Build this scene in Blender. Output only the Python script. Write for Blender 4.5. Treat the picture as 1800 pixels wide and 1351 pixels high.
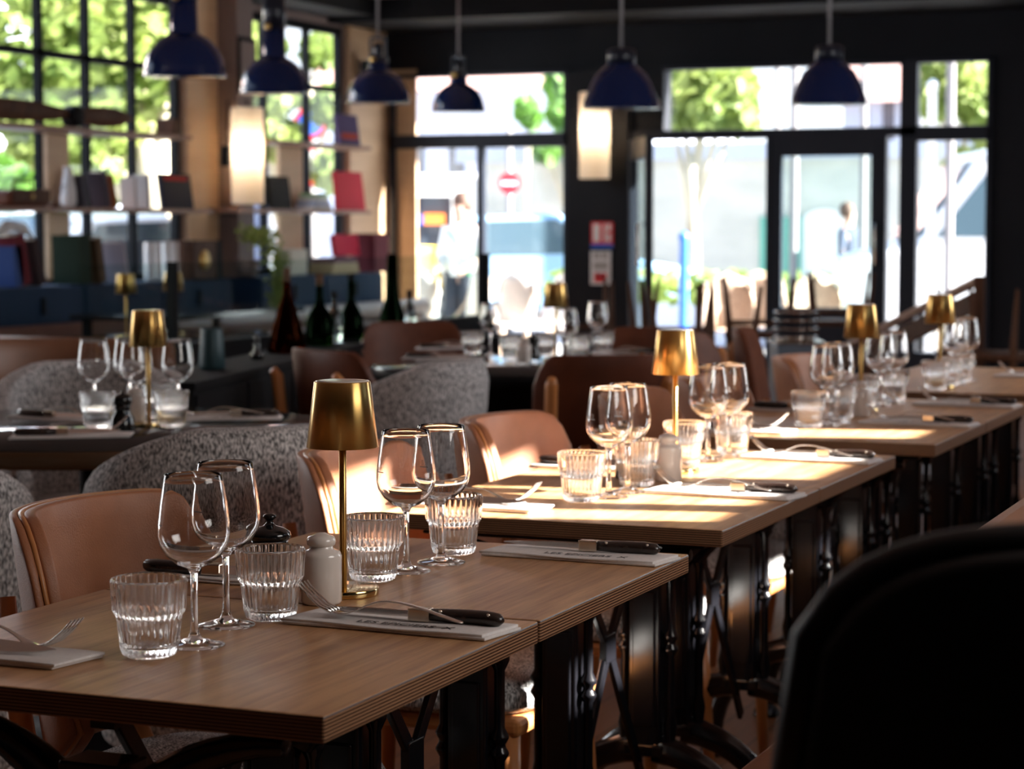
import bpy, math, random
from mathutils import Vector, Matrix
R = math.radians
random.seed(7)
for o in list(bpy.data.objects): bpy.data.objects.remove(o)
S = bpy.context.scene
COL = S.collection
# ------------------------------------------------------------------ camera
# world axes: +Y runs along the row of tables towards the shop front, +X to the right, metres
F = 3850.0; PITCH = R(4.085); YAW = math.atan(1600/3860.); CH = 1.22
cam = bpy.data.cameras.new('camera'); co = bpy.data.objects.new('camera', cam); COL.objects.link(co)
co.location = (0, 0, CH); co.rotation_euler = (R(90)-PITCH, 0, YAW)
cam.sensor_width = 36; cam.sensor_fit = 'HORIZONTAL'; cam.lens = F/1800*36
cam.clip_start = .05; cam.clip_end = 300
cam.dof.use_dof = True; cam.dof.focus_distance = 2.80; cam.dof.aperture_fstop = 7.2
S.camera = co
S.view_settings.view_transform = 'Standard'; S.view_settings.look = 'None'
S.view_settings.exposure = 0.95
S.cycles.max_bounces = 24; S.cycles.transmission_bounces = 24; S.cycles.glossy_bounces = 16; S.cycles.transparent_max_bounces = 24; S.cycles.diffuse_bounces = 5; S.view_settings.gamma = 1
# ------------------------------------------------------------------ sky, sun, added fill lights
W = bpy.data.worlds.new('sky'); S.world = W; W.use_nodes = True
wn = W.node_tree.nodes; wl = W.node_tree.links
bg = wn['Background']; bg.inputs[1].default_value = 1.2
tc = wn.new('ShaderNodeTexCoord'); sp = wn.new('ShaderNodeSeparateXYZ'); rp = wn.new('ShaderNodeValToRGB')
wl.new(tc.outputs['Generated'], sp.inputs[0]); wl.new(sp.outputs['Z'], rp.inputs[0]); wl.new(rp.outputs[0], bg.inputs[0])
rp.color_ramp.elements[0].position = 0.0; rp.color_ramp.elements[0].color = (.86, .93, 1, 1)
rp.color_ramp.elements[1].position = .7; rp.color_ramp.elements[1].color = (.36, .6, 1, 1)
SUND = Vector((-1, -.25, -.595)).normalized()
sun = bpy.data.lights.new('sun', 'SUN'); sun.energy = 34; sun.angle = R(.7); sun.color = (1, .95, .88)
so = bpy.data.objects.new('sun', sun); COL.objects.link(so); so.rotation_euler = SUND.to_track_quat('-Z', 'Y').to_euler(); so.location = (20, -5, 12)
def area(name, loc, d, sx, sy, e, col):   # size x = along the wall, size y = upright
    l = bpy.data.lights.new(name, 'AREA'); l.shape = 'RECTANGLE'; l.size = sx; l.size_y = sy; l.energy = e; l.color = col
    o = bpy.data.objects.new(name, l); COL.objects.link(o); o.location = loc; o.rotation_euler = Vector(d).to_track_quat('-Z', 'Z').to_euler(); return o
# added fill lights: on both side walls, and outside above the windows
area('fill_right_near', (.965, 2.40, 1.82), (-1, 0, 0), 1.0, 1.25, 14, (1, .95, .9))
area('fill_left_near', (-7.82, 5.1, 1.62), (1, 0, 0), 5.8, 1.5, 85, (.96, .98, 1))
area('fill_right_middle', (.965, 7.9, 1.70), (-1, 0, 0), 3.2, 1.45, 60, (.95, .97, 1))
area('fill_right_far', (.965, 13.0, 1.70), (-1, 0, 0), 4.6, 1.45, 12, (.95, .97, 1))
area('fill_above_left_windows', (-9.3, 12.2, 4.6), (1, -.1, -.75), 6, 2.2, 200, (.93, .97, 1))
area('fill_above_shop_front', (-5.2, 18.2, 4.4), (0, -1, -.7), 6, 2.0, 250, (.86, .93, 1))
# ------------------------------------------------------------------ helpers
def ray(px, py):
    x = (px-900)/F; y = -(py-675.5)/F; c, s = math.cos(PITCH), math.sin(PITCH)
    d = Vector((x, c+y*s, -s+y*c)); return Matrix.Rotation(YAW, 3, 'Z') @ d
def at(px, py, z):
    d = ray(px, py); t = (z-CH)/d.z; return Vector((d.x*t, d.y*t, z))
def aty(px, py, y):
    d = ray(px, py); t = y/d.y; return Vector((d.x*t, y, CH+d.z*t))
def atx(px, py, x):
    d = ray(px, py); t = x/d.x; return Vector((x, d.y*t, CH+d.z*t))
def atd(px, py, D):
    d = ray(px, py); h = math.hypot(d.x, d.y); t = D/h; return Vector((d.x*t, d.y*t, CH+d.z*t))
class MB:
    def __init__(s): s.v = []; s.f = []; s.m = []; s.sm = []
    def add(s, vs, fs, mi=0, smooth=False):
        b = len(s.v); s.v += [tuple(v) for v in vs]
        for f in fs: s.f.append(tuple(b+i for i in f)); s.m.append(mi); s.sm.append(smooth)
        return s
    def box(s, a, b, mi=0, M=None):
        x0, y0, z0 = a; x1, y1, z1 = b
        vs = [(x, y, z) for z in (z0, z1) for y in (y0, y1) for x in (x0, x1)]
        if M: vs = [M @ Vector(v) for v in vs]
        return s.add(vs, [(0, 2, 3, 1), (4, 5, 7, 6), (0, 1, 5, 4), (2, 6, 7, 3), (0, 4, 6, 2), (1, 3, 7, 5)], mi)
    def cbox(s, c, d, mi=0, M=None):
        return s.box([c[i]-d[i]/2 for i in range(3)], [c[i]+d[i]/2 for i in range(3)], mi, M)
    def bar(s, p, q, w, h, mi=0, up=(0, 0, 1)):
        p, q = Vector(p), Vector(q); d = (q-p).normalized(); up = Vector(up)
        if abs(d.dot(up)) > .98: up = Vector((0, 1, 0))
        a = d.cross(up).normalized()*w/2; b = a.cross(d).normalized()*h/2
        vs = [e+i*a+j*b for e in (p, q) for j in (-1, 1) for i in (-1, 1)]
        return s.add(vs, [(0, 1, 3, 2), (4, 6, 7, 5), (0, 4, 5, 1), (2, 3, 7, 6), (0, 2, 6, 4), (1, 5, 7, 3)], mi)
    def lathe(s, prof, n=32, c=(0, 0, 0), mi=0, closed=False, smooth=True, rib=None, M=None, cap=True):
        vs = []; K = len(prof)
        for k, (r, z) in enumerate(prof):
            for i in range(n):
                a = 2*math.pi*i/n; rr = r*(1+(rib(k, a) if rib else 0))
                v = Vector((c[0]+rr*math.cos(a), c[1]+rr*math.sin(a), c[2]+z))
                vs.append(M @ v if M else v)
        fs = []
        for k in range(K if closed else K-1):
            k2 = (k+1) % K
            for i in range(n):
                j = (i+1) % n; fs.append((k*n+i, k*n+j, k2*n+j, k2*n+i))
        if not closed and cap:
            if prof[0][0] > 1e-6: fs.append(tuple(range(n-1, -1, -1)))
            if prof[-1][0] > 1e-6: fs.append(tuple((K-1)*n+i for i in range(n)))
        return s.add(vs, fs, mi, smooth)
    def tube(s, pts, r, n=8, mi=0, flat=1.0, cap=True, nrm=None):
        pts = [Vector(p) for p in pts]; K = len(pts); vs = []
        rs = r if isinstance(r, (list, tuple)) else [r]*K
        prev = None
        for k, p in enumerate(pts):
            d = (pts[min(k+1, K-1)]-pts[max(k-1, 0)]).normalized()
            if prev is None:
                up = Vector(nrm) if nrm else (Vector((0, 0, 1)) if abs(d.z) < .95 else Vector((0, 1, 0)))
            else: up = prev
            a = d.cross(up).normalized(); b = a.cross(d).normalized(); prev = b
            for i in range(n):
                t = 2*math.pi*i/n; vs.append(p+a*math.cos(t)*rs[k]+b*math.sin(t)*rs[k]*flat)
        fs = [(k*n+i, k*n+(i+1) % n, (k+1)*n+(i+1) % n, (k+1)*n+i) for k in range(K-1) for i in range(n)]
        if cap: fs += [tuple(range(n-1, -1, -1)), tuple((K-1)*n+i for i in range(n))]
        return s.add(vs, fs, mi, True)
    def grid(s, fn, nu, nv, mi=0, th=None, smooth=True):
        """closed slab: fn(u,v)->(outer point, inner point)"""
        A = []; B = []
        for j in range(nv+1):
            for i in range(nu+1):
                p, q = fn(i/nu, j/nv); A.append(Vector(p)); B.append(Vector(q))
        w = nu+1; N = len(A); fs = []
        for j in range(nv):
            for i in range(nu):
                a, b, c, d = j*w+i, j*w+i+1, (j+1)*w+i+1, (j+1)*w+i
                fs.append((a, b, c, d)); fs.append((N+d, N+c, N+b, N+a))
        for i in range(nu):
            fs.append((i+1, i, N+i, N+i+1)); t = nv*w; fs.append((t+i, t+i+1, N+t+i+1, N+t+i))
        for j in range(nv):
            fs.append((j*w, (j+1)*w, N+(j+1)*w, N+j*w)); fs.append(((j+1)*w+nu, j*w+nu, N+j*w+nu, N+(j+1)*w+nu))
        return s.add(A+B, fs, mi, smooth)
    def prism(s, poly, h0, h1, axis='z', mi=0, smooth=False):
        n = len(poly)
        def P(a, b, h): return {'z': (a, b, h), 'y': (a, h, b), 'x': (h, a, b)}[axis]
        vs = [P(a, b, h0) for a, b in poly]+[P(a, b, h1) for a, b in poly]
        fs = [tuple(range(n-1, -1, -1)), tuple(range(n, 2*n))]+[(i, (i+1) % n, n+(i+1) % n, n+i) for i in range(n)]
        return s.add(vs, fs, mi, smooth)
    def build(s, name, mats, parent=None, bevel=0, sub=0, seg=2, loc=None, rot=None):
        me = bpy.data.meshes.new(name); me.from_pydata(s.v, [], s.f)
        for m in (mats if isinstance(mats, (list, tuple)) else [mats]): me.materials.append(m)
        me.polygons.foreach_set('material_index', s.m); me.polygons.foreach_set('use_smooth', s.sm)
        import bmesh
        bm = bmesh.new(); bm.from_mesh(me); bmesh.ops.recalc_face_normals(bm, faces=bm.faces)
        bm.to_mesh(me); bm.free(); me.update()
        o = bpy.data.objects.new(name, me); COL.objects.link(o)
        if parent: o.parent = parent
        if bevel:
            b = o.modifiers.new('bevel', 'BEVEL'); b.width = bevel; b.segments = seg; b.limit_method = 'ANGLE'; b.angle_limit = R(40)
        if sub:
            b = o.modifiers.new('sub', 'SUBSURF'); b.levels = sub; b.render_levels = sub
        if loc: o.location = loc
        if rot: o.rotation_euler = rot
        return o
def tag(o, label=None, cat=None, group=None, kind=None):
    if label: o['label'] = label
    if cat: o['category'] = cat
    if group: o['group'] = group
    if kind: o['kind'] = kind
    return o
def empty(name, loc, label, cat, rz=0, group=None):
    o = bpy.data.objects.new(name, None); COL.objects.link(o); o.location = loc; o.rotation_euler = (0, 0, rz)
    o.empty_display_size = .05
    return tag(o, label, cat, group)
def copy_tree(o, parent=None, loc=None, rz=None, label=None, group=None):
    c = o.copy(); COL.objects.link(c)
    if parent: c.parent = parent
    for ch in [x for x in list(COL.objects) if x.parent == o]: copy_tree(ch, c)
    if loc is not None: c.location = loc
    if rz is not None: c.rotation_euler = (0, 0, rz)
    if label: c['label'] = label
    if group: c['group'] = group
    return c
class Proto:
    """first call moves the source, later calls copy it with its parts"""
    def __init__(s, fn): s.fn = fn; s.o = None
    def __call__(s, loc, rz, label, group=None):
        if s.o is None:
            s.o = s.fn(); s.o.location = loc; s.o.rotation_euler = (0, 0, rz); s.o['label'] = label
            if group: s.o['group'] = group
            return s.o
        c = copy_tree(s.o, None, loc, rz, label, group)
        if not group and 'group' in c: del c['group']
        return c
# ------------------------------------------------------------------ materials
def mat(name, col=(.5, .5, .5), rough=.5, metal=0, spec=.5, emit=None, es=1, coat=0):
    m = bpy.data.materials.new(name); m.use_nodes = True; b = m.node_tree.nodes['Principled BSDF']
    b.inputs['Base Color'].default_value = (*col, 1); b.inputs['Roughness'].default_value = rough
    b.inputs['Metallic'].default_value = metal; b.inputs['Specular IOR Level'].default_value = spec
    if coat: b.inputs['Coat Weight'].default_value = coat; b.inputs['Coat Roughness'].default_value = .15
    if emit: b.inputs['Emission Color'].default_value = (*emit, 1); b.inputs['Emission Strength'].default_value = es
    return m
def nt(m): return m.node_tree.nodes, m.node_tree.links, m.node_tree.nodes['Principled BSDF']
def noisy(m, c1, c2, scale=(8, 8, 8), detail=4, lo=.35, hi=.65, bump=0, bscale=None, obj=True):
    N, L, b = nt(m); t = N.new('ShaderNodeTexCoord'); mp = N.new('ShaderNodeMapping'); mp.inputs['Scale'].default_value = scale
    n = N.new('ShaderNodeTexNoise'); n.inputs['Scale'].default_value = 1; n.inputs['Detail'].default_value = detail
    r = N.new('ShaderNodeValToRGB'); r.color_ramp.elements[0].position = lo; r.color_ramp.elements[1].position = hi
    r.color_ramp.elements[0].color = (*c1, 1); r.color_ramp.elements[1].color = (*c2, 1)
    L.new(t.outputs['Object'], mp.inputs[0]); L.new(mp.outputs[0], n.inputs['Vector']); L.new(n.outputs[0], r.inputs[0]); L.new(r.outputs[0], b.inputs['Base Color'])
    if bump:
        n2 = n
        if bscale:
            n2 = N.new('ShaderNodeTexNoise'); n2.inputs['Scale'].default_value = bscale; n2.inputs['Detail'].default_value = 3; L.new(t.outputs['Object'], n2.inputs['Vector'])
        bp = N.new('ShaderNodeBump'); bp.inputs['Strength'].default_value = bump; bp.inputs['Distance'].default_value = .002
        L.new(n2.outputs[0], bp.inputs['Height']); L.new(bp.outputs[0], b.inputs['Normal'])
    return m
def oak(name, c1, c2, edge1, edge2):
    """oak veneer with grain along Y; plywood plies on the upright faces"""
    m = mat(name, rough=.36, spec=.5); N, L, b = nt(m)
    t = N.new('ShaderNodeTexCoord'); g = N.new('ShaderNodeNewGeometry')
    oi = N.new('ShaderNodeObjectInfo'); av = N.new('ShaderNodeVectorMath'); av.operation = 'ADD'
    L.new(t.outputs['Object'], av.inputs[0])
    cx = N.new('ShaderNodeCombineXYZ'); ml = N.new('ShaderNodeMath'); ml.operation = 'MULTIPLY'; ml.inputs[1].default_value = 37
    L.new(oi.outputs['Random'], ml.inputs[0]); L.new(ml.outputs[0], cx.inputs[0]); L.new(cx.outputs[0], av.inputs[1])
    mp = N.new('ShaderNodeMapping'); mp.inputs['Scale'].default_value = (150, 7, 5); L.new(av.outputs[0], mp.inputs[0])
    n = N.new('ShaderNodeTexNoise'); n.inputs['Scale'].default_value = 1; n.inputs['Detail'].default_value = 6; n.inputs['Distortion'].default_value = .6; L.new(mp.outputs[0], n.inputs['Vector'])
    mp2 = N.new('ShaderNodeMapping'); mp2.inputs['Scale'].default_value = (13, 3.0, 2); L.new(av.outputs[0], mp2.inputs[0])
    n2 = N.new('ShaderNodeTexNoise'); n2.inputs['Scale'].default_value = 1; n2.inputs['Detail'].default_value = 3; n2.inputs['Distortion'].default_value = 1.2; L.new(mp2.outputs[0], n2.inputs['Vector'])
    w = N.new('ShaderNodeTexWave'); w.bands_direction = 'X'; w.inputs['Scale'].default_value = 9; w.inputs['Distortion'].default_value = 9; w.inputs['Detail'].default_value = 3; w.inputs['Detail Scale'].default_value = .6
    mp3 = N.new('ShaderNodeMapping'); mp3.inputs['Scale'].default_value = (1, .17, 1); L.new(av.outputs[0], mp3.inputs[0]); L.new(mp3.outputs[0], w.inputs['Vector'])
    mx = N.new('ShaderNodeMath'); mx.operation = 'ADD'; L.new(n.outputs[0], mx.inputs[0])
    m2 = N.new('ShaderNodeMath'); m2.operation = 'MULTIPLY_ADD'; m2.inputs[1].default_value = .16; L.new(w.outputs[0], m2.inputs[0]); L.new(n2.outputs[0], m2.inputs[2])
    L.new(m2.outputs[0], mx.inputs[1]); hv = N.new('ShaderNodeMath'); hv.operation = 'MULTIPLY'; hv.inputs[1].default_value = .45; L.new(mx.outputs[0], hv.inputs[0])
    r = N.new('ShaderNodeValToRGB'); r.color_ramp.elements[0].position = .36; r.color_ramp.elements[1].position = .60
    r.color_ramp.elements[0].color = (*c2, 1); r.color_ramp.elements[1].color = (*c1, 1); L.new(hv.outputs[0], r.inputs[0])
    # knots
    vo = N.new('ShaderNodeTexVoronoi'); vo.inputs['Scale'].default_value = 1; mp4 = N.new('ShaderNodeMapping'); mp4.inputs['Scale'].default_value = (5.5, 3.2, 1); L.new(av.outputs[0], mp4.inputs[0]); L.new(mp4.outputs[0], vo.inputs['Vector'])
    kr = N.new('ShaderNodeValToRGB'); kr.color_ramp.elements[0].position = .02; kr.color_ramp.elements[0].color = (.35, .35, .35, 1); kr.color_ramp.elements[1].position = .11; kr.color_ramp.elements[1].color = (1, 1, 1, 1)
    L.new(vo.outputs['Distance'], kr.inputs[0]); km = N.new('ShaderNodeMix'); km.data_type = 'RGBA'; km.blend_type = 'MULTIPLY'; km.inputs[0].default_value = .55
    L.new(r.outputs[0], km.inputs[6]); L.new(kr.outputs[0], km.inputs[7])
    # plies by height on the edges
    sz = N.new('ShaderNodeSeparateXYZ'); L.new(t.outputs['Object'], sz.inputs[0]); fr = N.new('ShaderNodeMath'); fr.operation = 'MULTIPLY'; fr.inputs[1].default_value = 2*math.pi/.0036*1.0
    L.new(sz.outputs['Z'], fr.inputs[0]); sn = N.new('ShaderNodeMath'); sn.operation = 'SINE'; L.new(fr.outputs[0], sn.inputs[0])
    er = N.new('ShaderNodeValToRGB'); er.color_ramp.elements[0].position = .42; er.color_ramp.elements[1].position = .62; er.color_ramp.elements[0].color = (*edge1, 1); er.color_ramp.elements[1].color = (*edge2, 1)
    ad = N.new('ShaderNodeMath'); ad.operation = 'MULTIPLY_ADD'; ad.inputs[1].default_value = .5; ad.inputs[2].default_value = .5; L.new(sn.outputs[0], ad.inputs[0])
    mn = N.new('ShaderNodeMath'); mn.operation = 'MULTIPLY_ADD'; mn.inputs[1].default_value = .22; L.new(n2.outputs[0], mn.inputs[0]); L.new(ad.outputs[0], mn.inputs[2]); sb = N.new('ShaderNodeMath'); sb.operation = 'SUBTRACT'; sb.inputs[1].default_value = .15; L.new(mn.outputs[0], sb.inputs[0]); L.new(sb.outputs[0], er.inputs[0])
    ns = N.new('ShaderNodeSeparateXYZ'); L.new(g.outputs['True Normal'], ns.inputs[0]); ab = N.new('ShaderNodeMath'); ab.operation = 'ABSOLUTE'; L.new(ns.outputs['Z'], ab.inputs[0])
    gt = N.new('ShaderNodeMath'); gt.operation = 'GREATER_THAN'; gt.inputs[1].default_value = .5; L.new(ab.outputs[0], gt.inputs[0])
    fm = N.new('ShaderNodeMix'); fm.data_type = 'RGBA'; L.new(gt.outputs[0], fm.inputs[0]); L.new(er.outputs[0], fm.inputs[6]); L.new(km.outputs[2], fm.inputs[7]); L.new(fm.outputs[2], b.inputs['Base Color'])
    bp = N.new('ShaderNodeBump'); bp.inputs['Strength'].default_value = .12; bp.inputs['Distance'].default_value = .001; L.new(n.outputs[0], bp.inputs['Height']); L.new(bp.outputs[0], b.inputs['Normal'])
    return m
def glassmat(name, col=(1, 1, 1), rough=0, ior=1.5):
    m = bpy.data.materials.new(name); m.use_nodes = True; N = m.node_tree.nodes; L = m.node_tree.links
    N.remove(N['Principled BSDF']); g = N.new('ShaderNodeBsdfGlass'); g.inputs['Color'].default_value = (*col, 1); g.inputs['Roughness'].default_value = rough; g.inputs['IOR'].default_value = ior
    L.new(g.outputs[0], N['Material Output'].inputs[0]); return m
def panemat(name, col=(1, 1, 1), refl=.07):
    m = bpy.data.materials.new(name); m.use_nodes = True; N = m.node_tree.nodes; L = m.node_tree.links
    N.remove(N['Principled BSDF']); t = N.new('ShaderNodeBsdfTransparent'); t.inputs[0].default_value = (*col, 1)
    g = N.new('ShaderNodeBsdfGlossy'); g.inputs['Roughness'].default_value = .02; lw = N.new('ShaderNodeLayerWeight'); lw.inputs[0].default_value = .5
    pw_ = N.new('ShaderNodeMath'); pw_.operation = 'POWER'; pw_.inputs[1].default_value = 4; ma = N.new('ShaderNodeMath'); ma.operation = 'MULTIPLY_ADD'; ma.inputs[1].default_value = .5; ma.inputs[2].default_value = refl*.4; L.new(lw.outputs['Facing'], pw_.inputs[0]); L.new(pw_.outputs[0], ma.inputs[0])
    x = N.new('ShaderNodeMixShader'); L.new(ma.outputs[0], x.inputs[0]); L.new(t.outputs[0], x.inputs[1]); L.new(g.outputs[0], x.inputs[2]); L.new(x.outputs[0], N['Material Output'].inputs[0]); return m
M = {}
M['oak'] = oak('oak_veneer', (.56, .315, .15), (.33, .16, .068), (.05, .018, .008), (.36, .19, .10))
M['iron'] = mat('black_cast_iron', (.006, .006, .008), .2, spec=.7)
M['black'] = mat('matte_black', (.004, .004, .005), .7, spec=.2)
M['blackleather'] = noisy(mat('black_leather', (.004, .004, .005), .5, spec=.4), (.003, .003, .004), (.006, .006, .007), (40, 40, 40), bump=.2)
M['tan'] = noisy(mat('tan_leather', rough=.42, spec=.45), (.37, .143, .066), (.44, .178, .085), (14, 14, 14), bump=.35, bscale=420)
M['cognac'] = noisy(mat('cognac_leather', rough=.5, spec=.3), (.10, .027, .010), (.13, .036, .014), (14, 14, 14), bump=.2, bscale=300)
M['benchleather'] = noisy(mat('brown_bench_leather', rough=.42), (.26, .115, .055), (.31, .14, .07), (9, 9, 9), bump=.2, bscale=300)
M['saddle'] = noisy(mat('saddle_brown_leather', rough=.5, spec=.3), (.15, .062, .028), (.18, .075, .035), (9, 9, 9))
M['mauveleather'] = noisy(mat('dusty_brown_leather', rough=.4), (.16, .09, .07), (.19, .11, .085), (9, 9, 9))
M['chairwood'] = noisy(mat('beech_stained', rough=.35), (.52, .20, .06), (.60, .25, .085), (30, 30, 3), bump=.05)
M['darkwood'] = noisy(mat('walnut', rough=.6, spec=.2), (.06, .025, .013), (.10, .042, .02), (25, 25, 3))
M['birch'] = noisy(mat('birch_panel', rough=.5), (.60, .40, .24), (.68, .47, .29), (2, 2, 14))
M['floor'] = None
def tweed(name, a, b_, c, s=1.0):
    m = mat(name, rough=.95, spec=.1); N, L, b = nt(m); t = N.new('ShaderNodeTexCoord'); mp = N.new('ShaderNodeMapping'); mp.inputs['Scale'].default_value = (230*s, 230*s, 62*s)
    n = N.new('ShaderNodeTexNoise'); n.inputs['Scale'].default_value = 1; n.inputs['Detail'].default_value = 2.5; L.new(t.outputs['Object'], mp.inputs[0]); L.new(mp.outputs[0], n.inputs['Vector'])
    r = N.new('ShaderNodeValToRGB'); e = r.color_ramp.elements; e[0].position = .42; e[0].color = (*a, 1); e[1].position = .60; e[1].color = (*c, 1); k = e.new(.5); k.color = (*b_, 1)
    L.new(n.outputs[0], r.inputs[0]); L.new(r.outputs[0], b.inputs['Base Color']); bp = N.new('ShaderNodeBump'); bp.inputs['Strength'].default_value = .5; bp.inputs['Distance'].default_value = .002; L.new(n.outputs[0], bp.inputs['Height']); L.new(bp.outputs[0], b.inputs['Normal'])
    return m
M['tweed'] = tweed('grey_tweed', (.10, .098, .097), (.44, .43, .425), (.80, .79, .78), 1.5)
M['brass'] = None
def brushed():
    m = mat('brushed_brass', (.66, .42, .14), .30, 1); N, L, b = nt(m); b.inputs['Anisotropic'].default_value = .9; b.inputs['Anisotropic Rotation'].default_value = .25; tg = N.new('ShaderNodeTangent'); tg.direction_type = 'RADIAL'; tg.axis = 'Z'; L.new(tg.outputs[0], b.inputs['Tangent'])
    t = N.new('ShaderNodeTexCoord'); mp = N.new('ShaderNodeMapping'); mp.inputs['Scale'].default_value = (3, 3, 500); n = N.new('ShaderNodeTexNoise'); n.inputs['Scale'].default_value = 1; n.inputs['Detail'].default_value = 2
    L.new(t.outputs['Object'], mp.inputs[0]); L.new(mp.outputs[0], n.inputs['Vector']); bp = N.new('ShaderNodeBump'); bp.inputs['Strength'].default_value = .08; bp.inputs['Distance'].default_value = .0005; L.new(n.outputs[0], bp.inputs['Height']); L.new(bp.outputs[0], b.inputs['Normal']); return m
M['brass'] = brushed(); M['brasspol'] = mat('polished_brass', (.68, .50, .22), .12, 1)
M['steel'] = mat('polished_steel', (.72, .68, .64), .16, 1)
M['bolster'] = mat('brass_steel_bolster', (.66, .57, .47), .22, 1)
M['handle'] = noisy(mat('dark_horn_handle', rough=.25, spec=.6), (.018, .01, .008), (.03, .018, .014), (60, 60, 60))
M['napkin'] = noisy(mat('white_paper_napkin', rough=.9, spec=.1), (.70, .66, .64), (.76, .72, .70), (200, 200, 200), bump=.1)
M['print'] = mat('napkin_print', (.07, .06, .06), .8)
M['ceramic'] = mat('white_ceramic', (.74, .66, .60), .18, spec=.55, coat=.4)
M['blackceramic'] = mat('black_glazed_ceramic', (.006, .006, .007), .12, spec=.6)
M['glass'] = glassmat('clear_glass')
M['pane'] = panemat('window_glass')
M['tintpane'] = panemat('greenish_screen_glass', (.9, .96, .95))
M['etch'] = mat('etched_white', (.8, .8, .8), .6)
M['navy'] = mat('navy_enamel', (.002, .011, .060), .14, spec=.35, coat=.15)
M['navycap'] = mat('dark_navy_cap', (.006, .009, .02), .3)
M['shadein'] = mat('pale_inner_enamel', (.8, .62, .45), .4)
M['wallblack'] = noisy(mat('charcoal_wall_paint', rough=.7, spec=.25), (.009, .010, .014), (.011, .0125, .017), (3, 3, 3))
M['frame'] = mat('dark_frame_paint', (.012, .016, .028), .5, spec=.35)
M['framebrown'] = mat('black_window_bar', (.006, .007, .009), .6, spec=.15)
M['bluecab'] = noisy(mat('blue_cabinet_paint', rough=.7, spec=.15), (.010, .030, .070), (.013, .036, .080), (6, 6, 1))
M['pier'] = mat('mauve_grey_plaster', (.20, .15, .14), .7)
M['shelf'] = noisy(mat('warm_shelf_wood', rough=.45), (.27, .13, .08), (.33, .17, .10), (3, 20, 20))
M['ceil'] = mat('pinkish_ceiling', (.5, .36, .32), .8)
M['darkceil'] = mat('dark_ceiling', (.03, .03, .034), .8)
M['tabledark'] = mat('dark_polished_top', (.012, .014, .015), .07, spec=.7)
M['tableedge'] = mat('bronze_table_edge', (.09, .045, .02), .3, .3)
def emis(name, col, s):
    m = bpy.data.materials.new(name); m.use_nodes = True; N = m.node_tree.nodes; L = m.node_tree.links
    N.remove(N['Principled BSDF']); e = N.new('ShaderNodeEmission'); e.inputs[0].default_value = (*col, 1); e.inputs[1].default_value = s; L.new(e.outputs[0], N['Material Output'].inputs[0]); return m
M['bulb'] = emis('lit_bulb', (1, .80, .56), 75)
M['warmbulb'] = emis('warm_pendant_bulb', (1, .6, .28), 12)
def floor_mat():
    m = mat('reddish_oak_floor', rough=.4); N, L, b = nt(m); t = N.new('ShaderNodeTexCoord'); mp = N.new('ShaderNodeMapping'); mp.inputs['Rotation'].default_value = (0, 0, R(90))
    br = N.new('ShaderNodeTexBrick'); br.inputs['Scale'].default_value = 1; br.inputs['Brick Width'].default_value = 1.2; br.inputs['Row Height'].default_value = .12; br.inputs['Mortar Size'].default_value = .002
    br.inputs['Color1'].default_value = (.44, .19, .08, 1); br.inputs['Color2'].default_value = (.33, .135, .056, 1); br.inputs['Mortar'].default_value = (.05, .02, .01, 1)
    L.new(t.outputs['Object'], mp.inputs[0]); L.new(mp.outputs[0], br.inputs['Vector'])
    n = N.new('ShaderNodeTexNoise'); mp2 = N.new('ShaderNodeMapping'); mp2.inputs['Scale'].default_value = (40, 2.5, 1); L.new(t.outputs['Object'], mp2.inputs[0]); L.new(mp2.outputs[0], n.inputs['Vector']); n.inputs['Scale'].default_value = 1
    x = N.new('ShaderNodeMix'); x.data_type = 'RGBA'; x.blend_type = 'MULTIPLY'; x.inputs[0].default_value = .5; L.new(br.outputs[0], x.inputs[6]); L.new(n.outputs[0], x.inputs[7]); L.new(x.outputs[2], b.inputs['Base Color']); return m
M['floor'] = floor_mat()
def struct(name, mb, m, parent=None, bevel=0):
    o = mb.build(name, m, parent, bevel=bevel)
    if not parent: o['kind'] = 'structure'
    return o
# ================================================================== ROOM SHELL
XL, XR, YF, YB = -7.85, 1.0, 16.22, -1.6     # left wall, right wall, shop front, back wall
ZC = 2.97
b = MB(); b.box((XL-.3, YB-.2, -.06), (XR+.3, YF+.15, 0)); struct('floor', b, M['floor'])
b = MB(); b.box((XL-.3, YB-.2, ZC), (XR+.3, YF+.15, ZC+.12)); struct('ceiling', b, M['ceil'])
b = MB(); b.box((XL-.3, YB-.2, 0), (XR+.3, YB, ZC)); struct('wall_back', b, M['wallblack'])
# right wall: solid, unseen, openings shaped to land the sun patches
ops = [(3.86, 4.01, 2.45), (4.08, 4.33, 2.50), (4.50, 5.04, 2.45), (5.37, 5.60, 2.28)]
b = MB(); t = .12
edges = [YB]+[e for o_ in ops for e in o_[:2]]+[YF]
for i in range(0, len(edges), 2): b.box((XR, edges[i], 0), (XR+t, edges[i+1], ZC))
for (a, c, hd) in ops: b.box((XR, a, 0), (XR+t, c, 1.78)); b.box((XR, a, hd), (XR+t, c, ZC)); b.box((XR, a, 1.92), (XR+t, c, 1.97))
struct('wall_right', b, M['wallblack'])
b = MB()
for (a, c, hd) in ops: b.box((XR+.05, a, 1.78), (XR+.055, c, 1.92)); b.box((XR+.05, a, 1.97), (XR+.055, c, hd))
struct('unseen_sun_windows', b, M['pane'])  # unseen panes in the openings shaped for the sun patches
b = MB()
for (a, c, z0_, z1_) in ((1.9, 2.9, 1.195, 2.445), (6.3, 9.5, .975, 2.425), (10.7, 15.3, .975, 2.425)):
    b.box((.95, a-.06, z0_-.06), (1.0, a, z1_+.06)); b.box((.95, c, z0_-.06), (1.0, c+.06, z1_+.06)); b.box((.95, a, z0_-.06), (1.0, c, z0_)); b.box((.95, a, z1_), (1.0, c, z1_+.06))
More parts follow.
